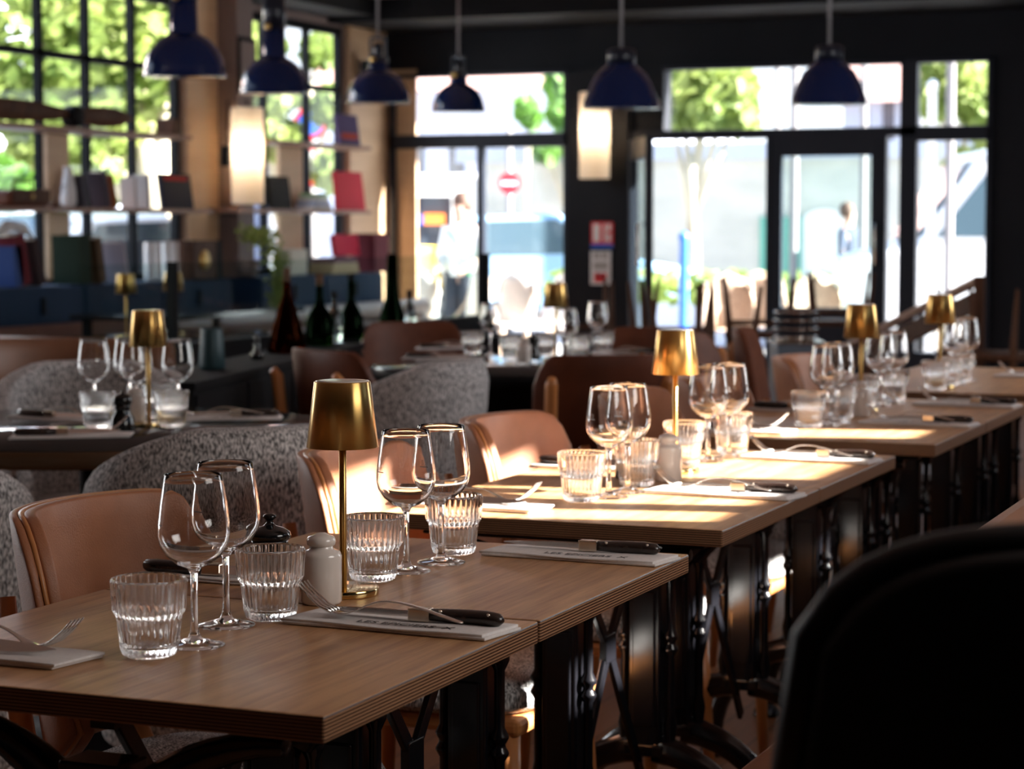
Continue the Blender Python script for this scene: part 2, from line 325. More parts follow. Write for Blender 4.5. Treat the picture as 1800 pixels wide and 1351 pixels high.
struct('fill_light_frames', b, M['frame'])  # added frames around the right fill lights, solid wall behind
b = MB(); b.box((-7.85, 2.1, .81), (-7.79, 2.2, 2.43)); b.box((-7.85, 8.0, .81), (-7.79, 8.1, 2.43)); b.box((-7.85, 2.1, .81), (-7.79, 8.1, .87)); b.box((-7.85, 2.1, 2.37), (-7.79, 8.1, 2.43))
struct('fill_light_frame_left', b, M['frame'])  # added frame around the left fill light, no opening behind
# dark soffit above the shop front and left windows
b = MB(); b.box((XL, YF-1.0, 2.80), (XR, YF, ZC)); b.box((XL, 13.5, 2.84), (XL+.4, YF-1.0, ZC)); struct('trim_1', b, M['black'])
# ---- shop front: x positions from the photograph, on the plane y = YF
def fx(px): return aty(px, 400, YF).x
zt0, zt1, zl = 1.97, 2.46, 1.86
def fr(b, x0, x1, z0, z1, d=.07, yo=0): b.box((min(x0, x1), YF-d+yo, z0), (max(x0, x1), YF+.03+yo, z1))
b = MB()
b.box((XL-.3, YF-.02, zt1), (XR+.3, YF+.15, ZC))                 # header wall
b.box((fx(1741), YF-.02, 0), (XR+.3, YF+.15, zt1))               # solid right of the glazing
b.box((fx(1005), YF-.10, 0), (fx(1112), YF+.15, zt1))            # pilaster
b.box((fx(1112), YF-.04, zl+.1), (fx(1168), YF+.15, zt1))
b.box((XL-.3, YF-.02, 0), (fx(690), YF+.15, zt1))
struct('wall_front', b, M['wallblack'], bevel=.004)
b = MB()
fr(b, fx(690), fx(1005), zl, zt0); fr(b, fx(690), fx(1005), zt1-.03, zt1); fr(b, fx(690), fx(700), 0, zt1); fr(b, fx(995), fx(1006), 0, zt1)
fr(b, fx(844), fx(853), 0, zl); fr(b, fx(690), fx(1005), 0, .12)
wi = struct('window_1', b, M['frame'], bevel=.004)
g = MB(); g.box((fx(700), YF-.02, .12), (fx(844), YF-.015, zl)); g.box((fx(853), YF-.02, .12), (fx(995), YF-.015, zl)); g.box((fx(700), YF-.02, zt0), (fx(995), YF-.015, zt1-.03))
g.build('window_pane', M['pane'], wi)
b = MB()
fr(b, fx(1112), fx(1612), zl+.04, zt0); fr(b, fx(1168), fx(1590), zt1-.03, zt1); fr(b, fx(1583), fx(1613), 0, zt1); fr(b, fx(1734), fx(1743), 0, zt1); fr(b, fx(1612), fx(1741), zl, zt0)
fr(b, fx(1612), fx(1741), zt1-.03, zt1); fr(b, fx(1350), fx(1358), 0, zl+.04); fr(b, fx(1554), fx(1560), 0, zl+.04); fr(b, fx(1612), fx(1741), 0, .3)
wi = struct('window_2', b, M['frame'], bevel=.004)
g = MB(); g.box((fx(1168), YF-.02, zt0), (fx(1583), YF-.015, zt1-.03)); g.box((fx(1612), YF-.02, zt0), (fx(1736), YF-.015, zt1-.03)); g.box((fx(1612), YF-.02, .3), (fx(1736), YF-.015, zl)); g.box((fx(1560), YF-.02, .1), (fx(1584), YF-.015, zl))
g.build('window_pane', M['pane'], wi)
# closed door leaf
def leaf(name, w, h, st=.10, kick=.62, m=None):
    e = bpy.data.objects.new(name, None); COL.objects.link(e); e['kind'] = 'structure'
    b = MB(); b.box((0, -.03, .02), (st, .03, h)); b.box((w-st, -.03, .02), (w, .03, h)); b.box((st, -.03, h-.16), (w-st, .03, h)); b.box((st, -.03, .02), (w-st, .03, kick))
    b.build('door_frame', M['frame'], e, bevel=.004)
    b = MB(); b.box((st, -.004, kick), (w-st, .004, h-.16)); b.build('door_glass', M['tintpane'], e)
    b = MB(); b.tube([(w-st/2, -.03, .95), (w-st/2, -.08, .95), (w-st/2, -.08, 1.25), (w-st/2, -.03, 1.25)], .012, 8); b.build('door_handle', M['steel'], e)
    return e
d1 = leaf('door_1', fx(1554)-fx(1357), zl+.06, .09); d1.location = (fx(1357), YF-.03, 0)
d2 = leaf('door_2', .82, zl+.04, .05, .12); d2.location = (fx(1118), YF-.08, 0); d2.rotation_euler = (0, 0, R(-62))
# ---- left wall with two big barred windows
b = MB()
def ly(px): return atx(px, 400, XL).y
w1a, w1b, w2a, w2b = 8.4, ly(318), ly(420), ly(603)
b.box((XL-.07, YB, 0), (XL, w1a, ZC)); b.box((XL-.07, w1b, 0), (XL, w2a, ZC)); b.box((XL-.07, w2b, 0), (XL, YF, ZC))
b.box((XL-.07, w1a, 0), (XL, w1b, .86)); b.box((XL-.07, w2a, 0), (XL, w2b, .86)); b.box((XL-.07, w1a, 2.78), (XL, w1b, ZC)); b.box((XL-.07, w2a, 2.78), (XL, w2b, ZC))
struct('wall_left', b, M['pier'])
def barwin(name, y0, y1, bars, z0=.86, z1=2.78, zb=2.29):
    b = MB(); x0, x1 = XL-.055, XL-.005
    b.box((x0, y0, z0), (x1, y0+.05, z1)); b.box((x0, y1-.05, z0), (x1, y1, z1)); b.box((x0, y0, z0), (x1, y1, z0+.06)); b.box((x0, y0, z1-.06), (x1, y1, z1)); b.box((x0, y0, zb-.02), (x1, y1, zb+.025))
    for y in bars: b.box((x0, y-.022, z0), (x1, y+.022, z1))
    o = struct(name, b, M['framebrown'])
    g = MB(); g.box((XL-.032, y0+.03, z0+.03), (XL-.028, y1-.03, z1-.03)); g.build('window_pane', M['pane'], o)
barwin('window_5', w1a, w1b, [ly(78)-2.1, ly(78)-1.58, ly(78)-1.05, ly(78)-.53, ly(78), ly(160), ly(240)])
barwin('window_6', w2a, w2b, [ly(470), ly(545)])
# timber lining and shelf uprights
b = MB()
b.box((XL, ly(322), 0.9), (XL+.04, ly(376), 2.97)); b.box((XL, ly(608), .5), (XL+.04, ly(672), 2.86))
struct('trim_2', b, M['birch'])
b = MB(); b.box((XL, ly(376), 0), (XL+.2, ly(404), ZC)); struct('trim_3', b, M['pier'])
b = MB(); b.box((XL+.02, ly(676), 0), (XL+.3, YF-.03, 2.5)); struct('trim_4', b, M['birch'])
# ================================================================== EXTERIOR
M['asphalt'] = noisy(mat('sunlit_pavement', rough=.9), (.24, .24, .245), (.33, .33, .33), (1, 1, 1))
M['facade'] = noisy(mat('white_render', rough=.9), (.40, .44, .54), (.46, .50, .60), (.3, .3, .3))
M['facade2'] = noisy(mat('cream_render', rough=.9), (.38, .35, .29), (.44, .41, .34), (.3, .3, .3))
M['creamlight'] = noisy(mat('brightened_cream_render', rough=.9), (.62, .62, .56), (.7, .7, .64), (.3, .3, .3))  # brighter version of the cream render; the brightness is in the base colour
M['stone'] = noisy(mat('limestone_blocks', rough=.9), (.42, .43, .40), (.54, .54, .50), (.9, .9, 2))
M['roof'] = noisy(mat('pink_clay_tiles', rough=.9), (.42, .25, .22), (.50, .31, .27), (2, 2, 8))
M['winext'] = mat('dark_window_glass', (.06, .075, .1), .15)
M['leaf'] = noisy(mat('leaf_green', rough=.6), (.10, .17, .03), (.30, .36, .10), (1.6, 1.6, 1.6))
M['leafdark'] = noisy(mat('leaf_deep_green', rough=.6), (.03, .10, .02), (.13, .27, .05), (1.6, 1.6, 1.6))
for k in ('leaf', 'leafdark'):
    N, L, bb = nt(M[k]); tr = N.new('ShaderNodeBsdfTranslucent'); tr.inputs[0].default_value = (.38, .48, .12, 1) if k == 'leaf' else (.2, .45, .05, 1); mxs = N.new('ShaderNodeMixShader'); mxs.inputs[0].default_value = .4
    L.new(bb.outputs[0], mxs.inputs[1]); L.new(tr.outputs[0], mxs.inputs[2]); L.new(mxs.outputs[0], N['Material Output'].inputs[0])
M['bark'] = noisy(mat('pale_plane_bark', rough=.9), (.34, .29, .21), (.55, .50, .38), (3, 3, 1.2))
M['white'] = mat('white_paint', (.8, .8, .8), .4); M['red'] = mat('sign_red', (.7, .02, .03), .4); M['blue'] = mat('sign_blue', (.02, .12, .6), .4)
M['yellow'] = mat('yellow_canvas', (.85, .55, .02), .6); M['carblue'] = mat('pale_blue_car_paint', (.25, .42, .62), .25, spec=.7); M['carwhite'] = mat('white_car_paint', (.75, .77, .8), .25, spec=.7)
M['carglass'] = mat('dark_car_glass', (.06, .10, .13), .12, spec=.8); M['tyre'] = mat('tyre_rubber', (.01, .01, .01), .7); M['orange'] = mat('orange_sign', (.9, .22, .03), .5)
M['rattan'] = noisy(mat('beige_rattan', rough=.7), (.42, .30, .22), (.56, .42, .32), (60, 60, 60)); M['rattanwhite'] = noisy(mat('white_rattan', rough=.7), (.6, .55, .5), (.75, .7, .65), (60, 60, 60))
M['greenpaint'] = mat('sea_green_paint', (.10, .32, .26), .5); M['greypost'] = mat('grey_post', (.22, .21, .22), .5)
M['skin'] = mat('skin', (.52, .30, .22), .6); M['shirt'] = mat('white_shirt', (.8, .8, .8), .8); M['trouser'] = mat('dark_trousers', (.03, .035, .05), .8); M['hair'] = mat('brown_hair', (.08, .04, .025), .7)
M['greentape'] = mat('green_strap', (.05, .6, .12), .6); M['glove'] = mat('navy_jacket', (.02, .03, .06), .8)
b = MB(); b.box((-70, YF+.15, -.16), (70, 90, -.06)); b.box((-70, -30, -.16), (XL-.3, YF+.15, -.06)); b.box((XR+.3, -30, -.16), (70, YF+.15, -.06)); b.box((XL-.3, -30, -.16), (XR+.3, YB-.2, -.06)); b.box((XL-.3, YF+.15, -.06), (XR+.3, YF+1.2, -.02))
tag(b.build('pavement', M['asphalt']), None, None, None, 'structure')
def building(name, x0, x1, y0, y1, h, m, label, wins, roofh=1.6, wm=None):
    e = empty(name, ((x0+x1)/2, (y0+y1)/2, -.06), label, 'building')
    ox, oy = (x0+x1)/2, (y0+y1)/2
    b = MB(); b.box((x0-ox, y0-oy, 0), (x1-ox, y1-oy, h)); b.build('wall', m, e)
    if roofh:
        b = MB(); b.prism([(y0-oy-.4, h), (y1-oy+.4, h), ((y1-y0)/2+y0-oy, h+roofh)], x0-ox-.3, x1-ox+.3, 'x'); b.build('roof', M['roof'], e)
    for (face, a0, a1, z0, z1) in wins:
        b = MB()
        if face == 'y': b.box((a0-ox, y0-oy-.04, z0), (a1-ox, y0-oy+.05, z1))
        else: b.box((x1-ox-.05, a0-oy, z0), (x1-ox+.04, a1-oy, z1))
        b.build('window', wm or M['winext'], e)
    return e
# across the street in front (seen through the shop front)
Yf = 38.
def px_at(px, y): return aty(px, 400, y).x
def zz(py, y, px=900): return aty(px, py, y).z
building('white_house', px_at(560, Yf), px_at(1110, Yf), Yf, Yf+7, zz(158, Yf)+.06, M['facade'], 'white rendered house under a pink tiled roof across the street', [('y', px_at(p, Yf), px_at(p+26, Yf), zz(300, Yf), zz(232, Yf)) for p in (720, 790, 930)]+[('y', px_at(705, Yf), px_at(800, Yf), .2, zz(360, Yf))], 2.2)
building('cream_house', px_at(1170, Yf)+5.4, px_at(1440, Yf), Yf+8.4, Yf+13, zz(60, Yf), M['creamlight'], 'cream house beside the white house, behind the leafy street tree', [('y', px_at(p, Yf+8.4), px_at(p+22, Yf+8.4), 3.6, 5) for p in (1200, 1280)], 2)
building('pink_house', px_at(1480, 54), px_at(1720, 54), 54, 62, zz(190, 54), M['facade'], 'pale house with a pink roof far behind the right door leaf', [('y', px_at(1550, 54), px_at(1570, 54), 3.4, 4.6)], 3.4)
# stone wall with an arch panel; its white paints the sunlit plaza beyond
e = empty('stone_garden_wall', (px_at(1450, 30), 30, -.06), 'pale stone wall with an arched gateway painted sunlit white behind the door', 'wall')
b = MB(); b.box((-5.2, 0, 0), (7, .5, zz(290, 30)+.1)); b.build('wall', M['stone'], e)
b = MB(); w = (px_at(1500, 30)-px_at(1408, 30))/2; zc = zz(395, 30); pts = [(-w, 0)]+[(-w*math.cos(a), zc+w*.75*math.sin(a)) for a in [i*math.pi/16 for i in range(17)]]+[(w, 0)]
b.prism(pts, -.05, .1, 'y'); b.build('sunlit_arch_panel', M['white'], e)
b = MB(); b.box((-5.6, -.1, zz(290, 30)+.1), (7.2, .6, zz(262, 30)+.1)); b.build('coping', M['facade'], e)
b = MB(); gx = px_at(1375, 30)-px_at(1450, 30); b.box((gx-.3, -.1, 0), (gx+.3, .1, zz(375, 30))); b.build('green_door', M['greenpaint'], e)
# houses outside the left windows
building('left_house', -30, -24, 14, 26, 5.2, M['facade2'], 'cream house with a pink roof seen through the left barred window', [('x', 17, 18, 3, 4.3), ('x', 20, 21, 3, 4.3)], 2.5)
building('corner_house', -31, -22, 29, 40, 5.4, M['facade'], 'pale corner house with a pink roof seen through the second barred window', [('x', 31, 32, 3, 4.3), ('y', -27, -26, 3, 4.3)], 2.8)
def tree(name, loc, label, crown, tr, n, leafm, ls=.16, branches=3, seed=1):
    rnd = random.Random(seed); e = empty(name, loc, label, 'tree')
    b = MB(); cz = sum(c[2] for c in crown)/len(crown); top = Vector((0, 0, max(1.2, cz*.75)))
    b.tube([(0, 0, 0), (tr*.3, 0, top.z*.4), (0, tr*.2, top.z*.75), top], [tr*1.2, tr, tr*.85, tr*.7], 10)
    for (cx, cy, c_z, r) in crown[:6]:
        b.tube([(0, 0, top.z*.62), (cx*.45, cy*.45, (top.z*.6+c_z)/2), (cx, cy, c_z)], [tr*.6, tr*.4, tr*.12], 7)
    b.build('trunk', M['bark'], e)
    f = MB()
    for k in range(n):
        c = rnd.choice(crown); 
        while 1:
            p = Vector((rnd.uniform(-1, 1), rnd.uniform(-1, 1), rnd.uniform(-1, 1)))
            if p.length < 1: break
        p = Vector(c[:3])+p*c[3]; s = ls*rnd.uniform(.6, 1.3)
        u = Vector((rnd.gauss(0, 1), rnd.gauss(0, 1), rnd.gauss(0, 1))).normalized(); w = u.orthogonal().normalized()
        f.add([p-u*s*.6, p+w*s*.4, p+u*s*.6, p-w*s*.4], [(0, 1, 2, 3)])
    f.build('foliage', leafm, e); return e
def crown(pts, D):
    """pixel blobs (px,py,radius px) at distance D relative to a foot"""
    out = []
    for (px, py, rp) in pts:
        p = atd(px, py, D); out.append((p.x, p.y, p.z, rp/F*D))
    return out
def ptree(name, D, foot, blobs, label, tr, n, lm, ls, seed):
    f = atd(foot, 400, D); f.z = -.06; c = [(x-f.x, y-f.y, z-f.z, r) for x, y, z, r in crown(blobs, D)]
    return tree(name, f, label, c, tr, n, lm, ls, seed=seed)
ptree('street_tree', 29, 1215, [(1200, 150, 45), (1245, 185, 50), (1290, 150, 40), (1180, 205, 30), (1300, 205, 30), (1240, 110, 50)], 'bright green street tree behind the glazing above the open door', .10, 1500, M['leaf'], .22, 2)
ptree('street_tree', 27, 1690, [(1700, 150, 55), (1650, 170, 40), (1740, 200, 50), (1700, 300, 35), (1715, 350, 30), (1660, 110, 40)], 'green tree filling the rightmost upper pane of the shop front', .10, 1700, M['leaf'], .22, 3)
ptree('street_tree', 32, 1000, [(990, 150, 34), (1000, 215, 26), (960, 265, 22), (985, 200, 22), (1010, 120, 34)], 'small green tree at the right edge of the left shop window', .07, 900, M['leafdark'], .18, 4)
ptree('clipped_tree', 31, 925, [(925, 192, 22), (935, 210, 18)], 'small round clipped tree in front of the white house', .04, 420, M['leafdark'], .13, 5)
ptree('plane_tree', 21, 268, [(60, 60, 110), (150, 90, 100), (240, 60, 100), (120, 180, 90), (210, 200, 70), (300, 130, 70), (20, 170, 60), (180, 270, 60), (60, 240, 50), (300, -20, 80), (130, -30, 100)], 'large plane tree with mottled pale trunk outside the left barred window', .27, 3300, M['leaf'], .16, 6)
ptree('plane_tree', 23, 500, [(440, 90, 60), (480, 160, 50), (440, 230, 50), (560, 90, 30), (590, 190, 40), (500, 250, 36), (590, 300, 40)], 'yellow green tree outside the second barred window', .10, 1900, M['leaf'], .15, 8)
b = MB()
for k in range(1500):
    p = atd(random.uniform(-60, 330), random.uniform(285, 345), 24); u = Vector((random.gauss(0, 1), random.gauss(0, 1), random.gauss(0, 1))).normalized(); w = u.orthogonal(); p.y += random.uniform(-1, 1); s = .16
    b.add([p-u*s, p+w*s*.7, p+u*s, p-w*s*.7], [(0, 1, 2, 3)])
for k in range(1600):
    p = atd(random.uniform(-60, 330), random.uniform(345, 600), 24); u = Vector((random.gauss(0, 1), random.gauss(0, 1), random.gauss(0, 1))).normalized(); w = u.orthogonal(); p.y += random.uniform(-1, 1); p.z = random.uniform(0, 1.3); s = .16
    b.add([p-u*s, p+w*s*.7, p+u*s, p-w*s*.7], [(0, 1, 2, 3)])
tag(b.build('hedge', M['leafdark']), 'dark green hedge beyond the left barred window', 'hedge', None, 'stuff')
# road signs
def sign_post(D, px, label, discs, ztop):
    p = atd(px, 400, D); e = empty('road_sign', (p.x, p.y, -.06), label, 'road sign', YAW)
    b = MB(); b.tube([(0, .05, 0), (0, .05, ztop)], .04, 8); b.build('post', M['greypost'], e)
    for (py, r, kind) in discs:
        z = atd(px, py, D).z+.06; rr = r/F*D
        mm = Matrix.Translation((0, 0, z)) @ Matrix.Rotation(R(90), 4, 'X')
        if kind == 'noentry':
            b = MB(); b.lathe([(rr, -.01), (rr, .01)], 28, smooth=False, M=mm); pl = b.build('sign_plate', M['red'], e)
            b = MB(); b.box((-rr*.72, -.02, z-rr*.17), (rr*.72, -.012, z+rr*.17)); b.build('white_bar', M['white'], pl)
        else:
            b = MB(); b.lathe([(rr, -.01), (rr, .01)], 28, smooth=False, M=mm); pl = b.build('sign_plate', M['red'], e)
            b = MB(); mm2 = Matrix.Translation((0, -.012, z)) @ Matrix.Rotation(R(90), 4, 'X'); b.lathe([(rr*.72, -.004), (rr*.72, .004)], 28, smooth=False, M=mm2); b.build('sign_face', M[kind], pl)
sign_post(27, 895, 'round red no entry sign with a white bar on a grey post', [(322, 19, 'noentry')], 2.5)
sign_post(24, 548, 'post with two round red rimmed signs outside the second barred window', [(290, 34, 'white'), (215, 30, 'blue')], 3.2)
# vehicles: body lofted along its length
def car(name, loc, rz, L_, Wd, H_, label, body, van=False):
    e = empty(name, loc, label, 'vehicle', rz)
    if van: prof = [(-L_/2, .35), (-L_/2, H_*.93), (-L_/2+.15, H_), (L_*.24, H_), (L_*.36, H_*.58), (L_/2-.05, H_*.5), (L_/2, .35)]
    else: prof = [(-L_/2, .35), (-L_/2+.05, H_*.6), (-L_*.36, H_*.66), (-L_*.22, H_*.97), (L_*.08, H_), (L_*.24, H_*.66), (L_/2-.15, H_*.56), (L_/2, .35)]
    b = MB(); b.prism(prof, -Wd/2, Wd/2, 'y'); b.build('body', body, e, bevel=.08, seg=3)
    b = MB()
    if van: b.prism([(L_*.0, H_*.6), (L_*.0, H_*.92), (L_*.22, H_*.92), (L_*.33, H_*.6)], -Wd/2-.01, Wd/2+.01, 'y'); b.prism([(L_*.25, H_*.95), (L_*.27, H_*.93), (L_*.37, H_*.6), (L_*.35, H_*.6)], -Wd*.44, Wd*.44, 'y')
    else: b.prism([(-L_*.32, H_*.67), (-L_*.2, H_*.93), (L_*.07, H_*.95), (L_*.2, H_*.68)], -Wd/2-.01, Wd/2+.01, 'y'); b.prism([(L_*.085, H_*.99), (L_*.10, H_*1.0), (L_*.26, H_*.67), (L_*.235, H_*.66)], -Wd*.42, Wd*.42, 'y'); b.prism([(-L_*.23, H_*.98), (-L_*.25, H_*.97), (-L_*.37, H_*.66), (-L_*.35, H_*.66)], -Wd*.42, Wd*.42, 'y')
    b.build('glazing', M['carglass'], e)
    for sx in (-L_*.31, L_*.31):
        for sy in (-1, 1):
            b = MB(); mm = Matrix.Translation((sx, sy*(Wd/2-.1), .33)) @ Matrix.Rotation(R(90), 4, 'X'); b.lathe([(.18, -.11), (.32, -.11), (.33, 0), (.32, .11), (.18, .11)], 20, M=mm); w = b.build('wheel', M['tyre'], e)
            b = MB(); b.lathe([(.17, -.115), (.18, 0), (.17, .115)], 12, M=mm); b.build('hubcap', M['steel'], w)
    for sy in (-1, 1):
        b = MB(); b.cbox((L_/2-.1, sy*Wd*.36, H_*.47), (.14, .3, .14)); b.build('headlamp', M['white'], e, bevel=.03)
    return e
p = atd(915, 470, 26); car('car', (p.x, p.y, -.06), YAW+R(8), 4.2, 1.7, 1.45, 'pale blue car parked behind the left shop window', M['carblue'])
p = atd(1735, 450, 21.5); car('van', (p.x+.9, p.y, -.06), R(200), 4.6, 1.9, 2.0, 'white van behind the rightmost shop window', M['carwhite'], True)
p = atd(985, 400, 34.0); car('van', (p.x, p.y, -.06), R(10), 5.2, 1.9, 2.1, 'white van passing behind the blue car', M['carwhite'], True)
p = atd(90, 440, 17.2); car('car', (p.x, p.y, -.06), R(95), 4.2, 1.7, 1.4, 'white car parked outside the left barred window', M['carwhite'])
# shop display cart with orange sign, yellow parasol
p = atd(748, 400, 23.0)
e = empty('street_kiosk', (p.x, p.y, -.06), 'dark glazed kiosk with an orange and blue sign beyond the left pane', 'kiosk', YAW)
b = MB(); zk0, zk1 = atd(755, 432, 23.0).z+.06, atd(755, 345, 23.0).z+.06; b.box((-.36, .1, 0), (.36, .7, zk0)); b.box((-.36, .1, zk1), (.36, .7, zk1+.08)); b.box((-.36, .1, zk0), (-.3, .7, zk1)); b.box((.27, .1, zk0), (.36, .7, zk1)); b.build('frame', M['white'], e)
b = MB(); b.box((-.3, .14, zk0), (.27, .62, zk1)); b.build('window', M['winext'], e)
b = MB(); b.box((-.02, .09, zk0+.22), (.2, .13, zk0+.34)); b.build('orange_sign', M['orange'], e); b = MB(); b.box((-.18, .09, zk0+.22), (-.03, .13, zk0+.32)); b.build('blue_sign', M['blue'], e)
p = atd(765, 470, 21.3); e = empty('yellow_scooter', (p.x, p.y, -.06), 'bright yellow scooter with a curved fairing beyond the left pane', 'scooter', YAW+R(20))
zs = atd(765, 432, 21.3).z+.06
b = MB(); b.grid(lambda u, v: ((.42*(u-.5)*1.6*(1-.1*v)+.10*v, -.05+.14*math.cos((u-.5)*2.6), zs-.40*v+.02*math.cos(u*6)), (.42*(u-.5)*1.6*(1-.1*v)+.10*v, -.10+.12*math.cos((u-.5)*2.6), zs-.40*v)), 10, 6); b.build('fairing', M['yellow'], e)
b = MB(); b.cbox((.1, .45, zs-.45), (.3, .8, .22)); b.build('seat', M['trouser'], e, bevel=.05)
for yy in (-.1, .9):
    b = MB(); mm = Matrix.Translation((.1, yy, .24)) @ Matrix.Rotation(R(90), 4, 'Y'); b.lathe([(.12, -.05), (.23, -.05), (.24, 0), (.23, .05), (.12, .05)], 18, M=mm); b.build('wheel', M['tyre'], e)
b = MB(); b.tube([(.1, -.1, .24), (.08, .0, zs-.2)], .03, 8); b.tube([(.1, .9, .24), (.1, .5, zs-.5)], .03, 8); b.cbox((.1, .4, zs-.6), (.22, .9, .12)); b.build('chassis', M['greypost'], e)
# persons (skinned bodies)
def person(loc, rz, label, top, hairm, sc=1.0, arm=.25):
    e = empty('person', loc, label, 'person', rz); e.scale = (sc, sc, sc)
    J = [(0, 0, .95), (0, 0, 1.12), (0, .01, 1.36), (0, 0, 1.48), (0, -.02, 1.60), (0, -.02, 1.70)]
    Rr = [(.15, .11), (.135, .10), (.16, .11), (.06, .06), (.085, .095), (.075, .09)]
    E_ = [(0, 1), (1, 2), (2, 3), (3, 4), (4, 5)]
    for s in (-1, 1):
        k = len(J); J += [(s*.17, 0, 1.40), (s*.24, .0, 1.12), (s*(.24-arm*.3), -arm, 1.0), (s*(.22-arm*.3), -arm-.06, .95)]; Rr += [(.06, .06), (.045, .045), (.034, .034), (.04, .025)]; E_ += [(2, k), (k, k+1), (k+1, k+2), (k+2, k+3)]
        k = len(J); J += [(s*.09, 0, .88), (s*.10, -.03, .5), (s*.10, .03, .08), (s*.10, -.12, .04)]; Rr += [(.09, .09), (.062, .065), (.042, .045), (.045, .035)]; E_ += [(0, k), (k, k+1), (k+1, k+2), (k+2, k+3)]
    me = bpy.data.meshes.new('body'); me.from_pydata(J, E_, []); o = bpy.data.objects.new('body', me); COL.objects.link(o); o.parent = e
    sk = o.modifiers.new('skin', 'SKIN'); sk.use_smooth_shade = True
    for i, r_ in enumerate(Rr): me.skin_vertices[0].data[i].radius = r_
    me.skin_vertices[0].data[0].use_root = True
    sb = o.modifiers.new('sub', 'SUBSURF'); sb.levels = sb.render_levels = 1; me.materials.append(M['skin'])
    b = MB(); b.lathe([(.17, .93), (.165, 1.1), (.175, 1.3), (.17, 1.42), (.10, 1.47), (.07, 1.48)], 16, c=(0, 0, 0)); 
    for s in (-1, 1): b.tube([(s*.15, 0, 1.42), (s*.24, 0, 1.12), (s*(.24-arm*.3), -arm*.9, 1.01)], [.085, .065, .05], 10)
    sh = b.build('shirt', top, e); sh.scale = (1, .75, 1)
    b = MB(); 
    for s in (-1, 1): b.tube([(s*.08, 0, .97), (s*.10, -.03, .5), (s*.10, .03, .06)], [.115, .085, .065], 10)
    b.build('trousers', M['trouser'], e)
    b = MB(); b.lathe([(.0, 1.80), (.06, 1.79), (.10, 1.74), (.105, 1.66), (.095, 1.60)], 14, c=(0, .015, 0)); b.build('hair', hairm, e)
    return e
p = atd(812, 470, 20.3); person((p.x, p.y, -.06), YAW+R(-30), 'person in a white shirt with a green strap standing behind the left pane', M['shirt'], M['hair'], .90)
o = [x for x in COL.objects if x.name.startswith('person')][-1]
b = MB(); b.tube([(-.10, -.13, 1.40), (.08, -.16, 1.15), (.16, -.12, .95)], .02, 6, flat=.4); b.build('strap', M['greentape'], o)
p = atd(1490, 440, 26); person((p.x, p.y, -.06), YAW+R(60), 'person in a dark jacket standing behind the closed glass door', M['glove'], M['hair'], .88)
# posts, bollards, hedge blocks outside the door
for px, D, zt_, m_, lab in [(1202, 19.5, 1.25, 'blue', 'tall blue bollard post outside the open door'), (1395, 21, 3.6, 'greypost', 'slim grey post behind the left part of the closed door'), (1516, 24.5, 3.6, 'greypost', 'slim grey post behind the right part of the closed door'), (1636, 20, 2.6, 'white', 'white lamp column behind the right shop window'), (1668, 20, 3.4, 'greypost', 'slim grey lamp post behind the right shop window'), (1365, 25, 5.2, 'greypost', 'tall grey street lamp behind the middle upper pane'), (1520, 27, 5, 'greypost', 'tall grey street lamp beside the pink house')]:
    p = atd(px, 400, D); b = MB(); b.lathe([(.07, 0), (.06, .12), (.045, .2), (.04, zt_-.1), (.055, zt_-.04), (.02, zt_)], 12); o = b.build('post', M[m_]); o.location = (p.x, p.y, -.06); tag(o, lab, 'post')
# planter strip
p = atd(1300, 400, 24); b = MB(); b.box((-2.2, -.3, 0), (3.4, .3, .45)); e = b.build('planter', M['facade']); e.location = (p.x, p.y, -.06); tag(e, 'long white planter of green shrubs beyond the entrance', 'planter')
b = MB()
for k in range(1100):
    q = Vector((random.uniform(-2.2, 3.4), random.uniform(-.3, .3), .45+random.uniform(0, .35))); u = Vector((random.gauss(0, 1), random.gauss(0, 1), random.gauss(0, 1))).normalized(); w = u.orthogonal(); s = .07; b.add([q-u*s, q+w*s*.6, q+u*s, q-w*s*.6], [(0, 1, 2, 3)])
b.build('shrubs', M['leaf'], e)
# terrace bistro chairs
def bistro(name, mkey):
    e = empty(name, (0, 0, 0), '', 'chair')
    b = MB(); b.grid(lambda u, v: ((.22*math.sin((u-.5)*2.4), .20-.10*math.cos((u-.5)*2.4)+.06*v, .47+.42*v*(1-.35*abs(u-.5)**2*4)), (.21*math.sin((u-.5)*2.4), .18-.10*math.cos((u-.5)*2.4)+.06*v, .47+.42*v*(1-.35*abs(u-.5)**2*4))), 10, 6); b.build('backrest', M[mkey], e)
    b = MB(); b.lathe([(.0, .455), (.20, .455), (.215, .465), (.20, .48), (0, .485)], 20); b.build('seat', M[mkey], e)
    for sx in (-1, 1):
        for sy in (-1, 1):
            b = MB(); b.tube([(sx*.15, sy*.14, .46), (sx*.19, sy*.19, 0)], .014, 8); b.build('leg', M['rattan'], e)
    b = MB(); b.tube([(-.20, .0, .45), (-.225, .16, .62), (-.19, .21, .84), (0, .18, .92), (.19, .21, .84), (.225, .16, .62), (.20, 0, .45)], .013, 8); b.build('back_frame', M['rattan'], e)
    return e
pc = Proto(lambda: bistro('rattan_chair', 'rattan')); pw = Proto(lambda: bistro('rattan_chair', 'rattanwhite'))
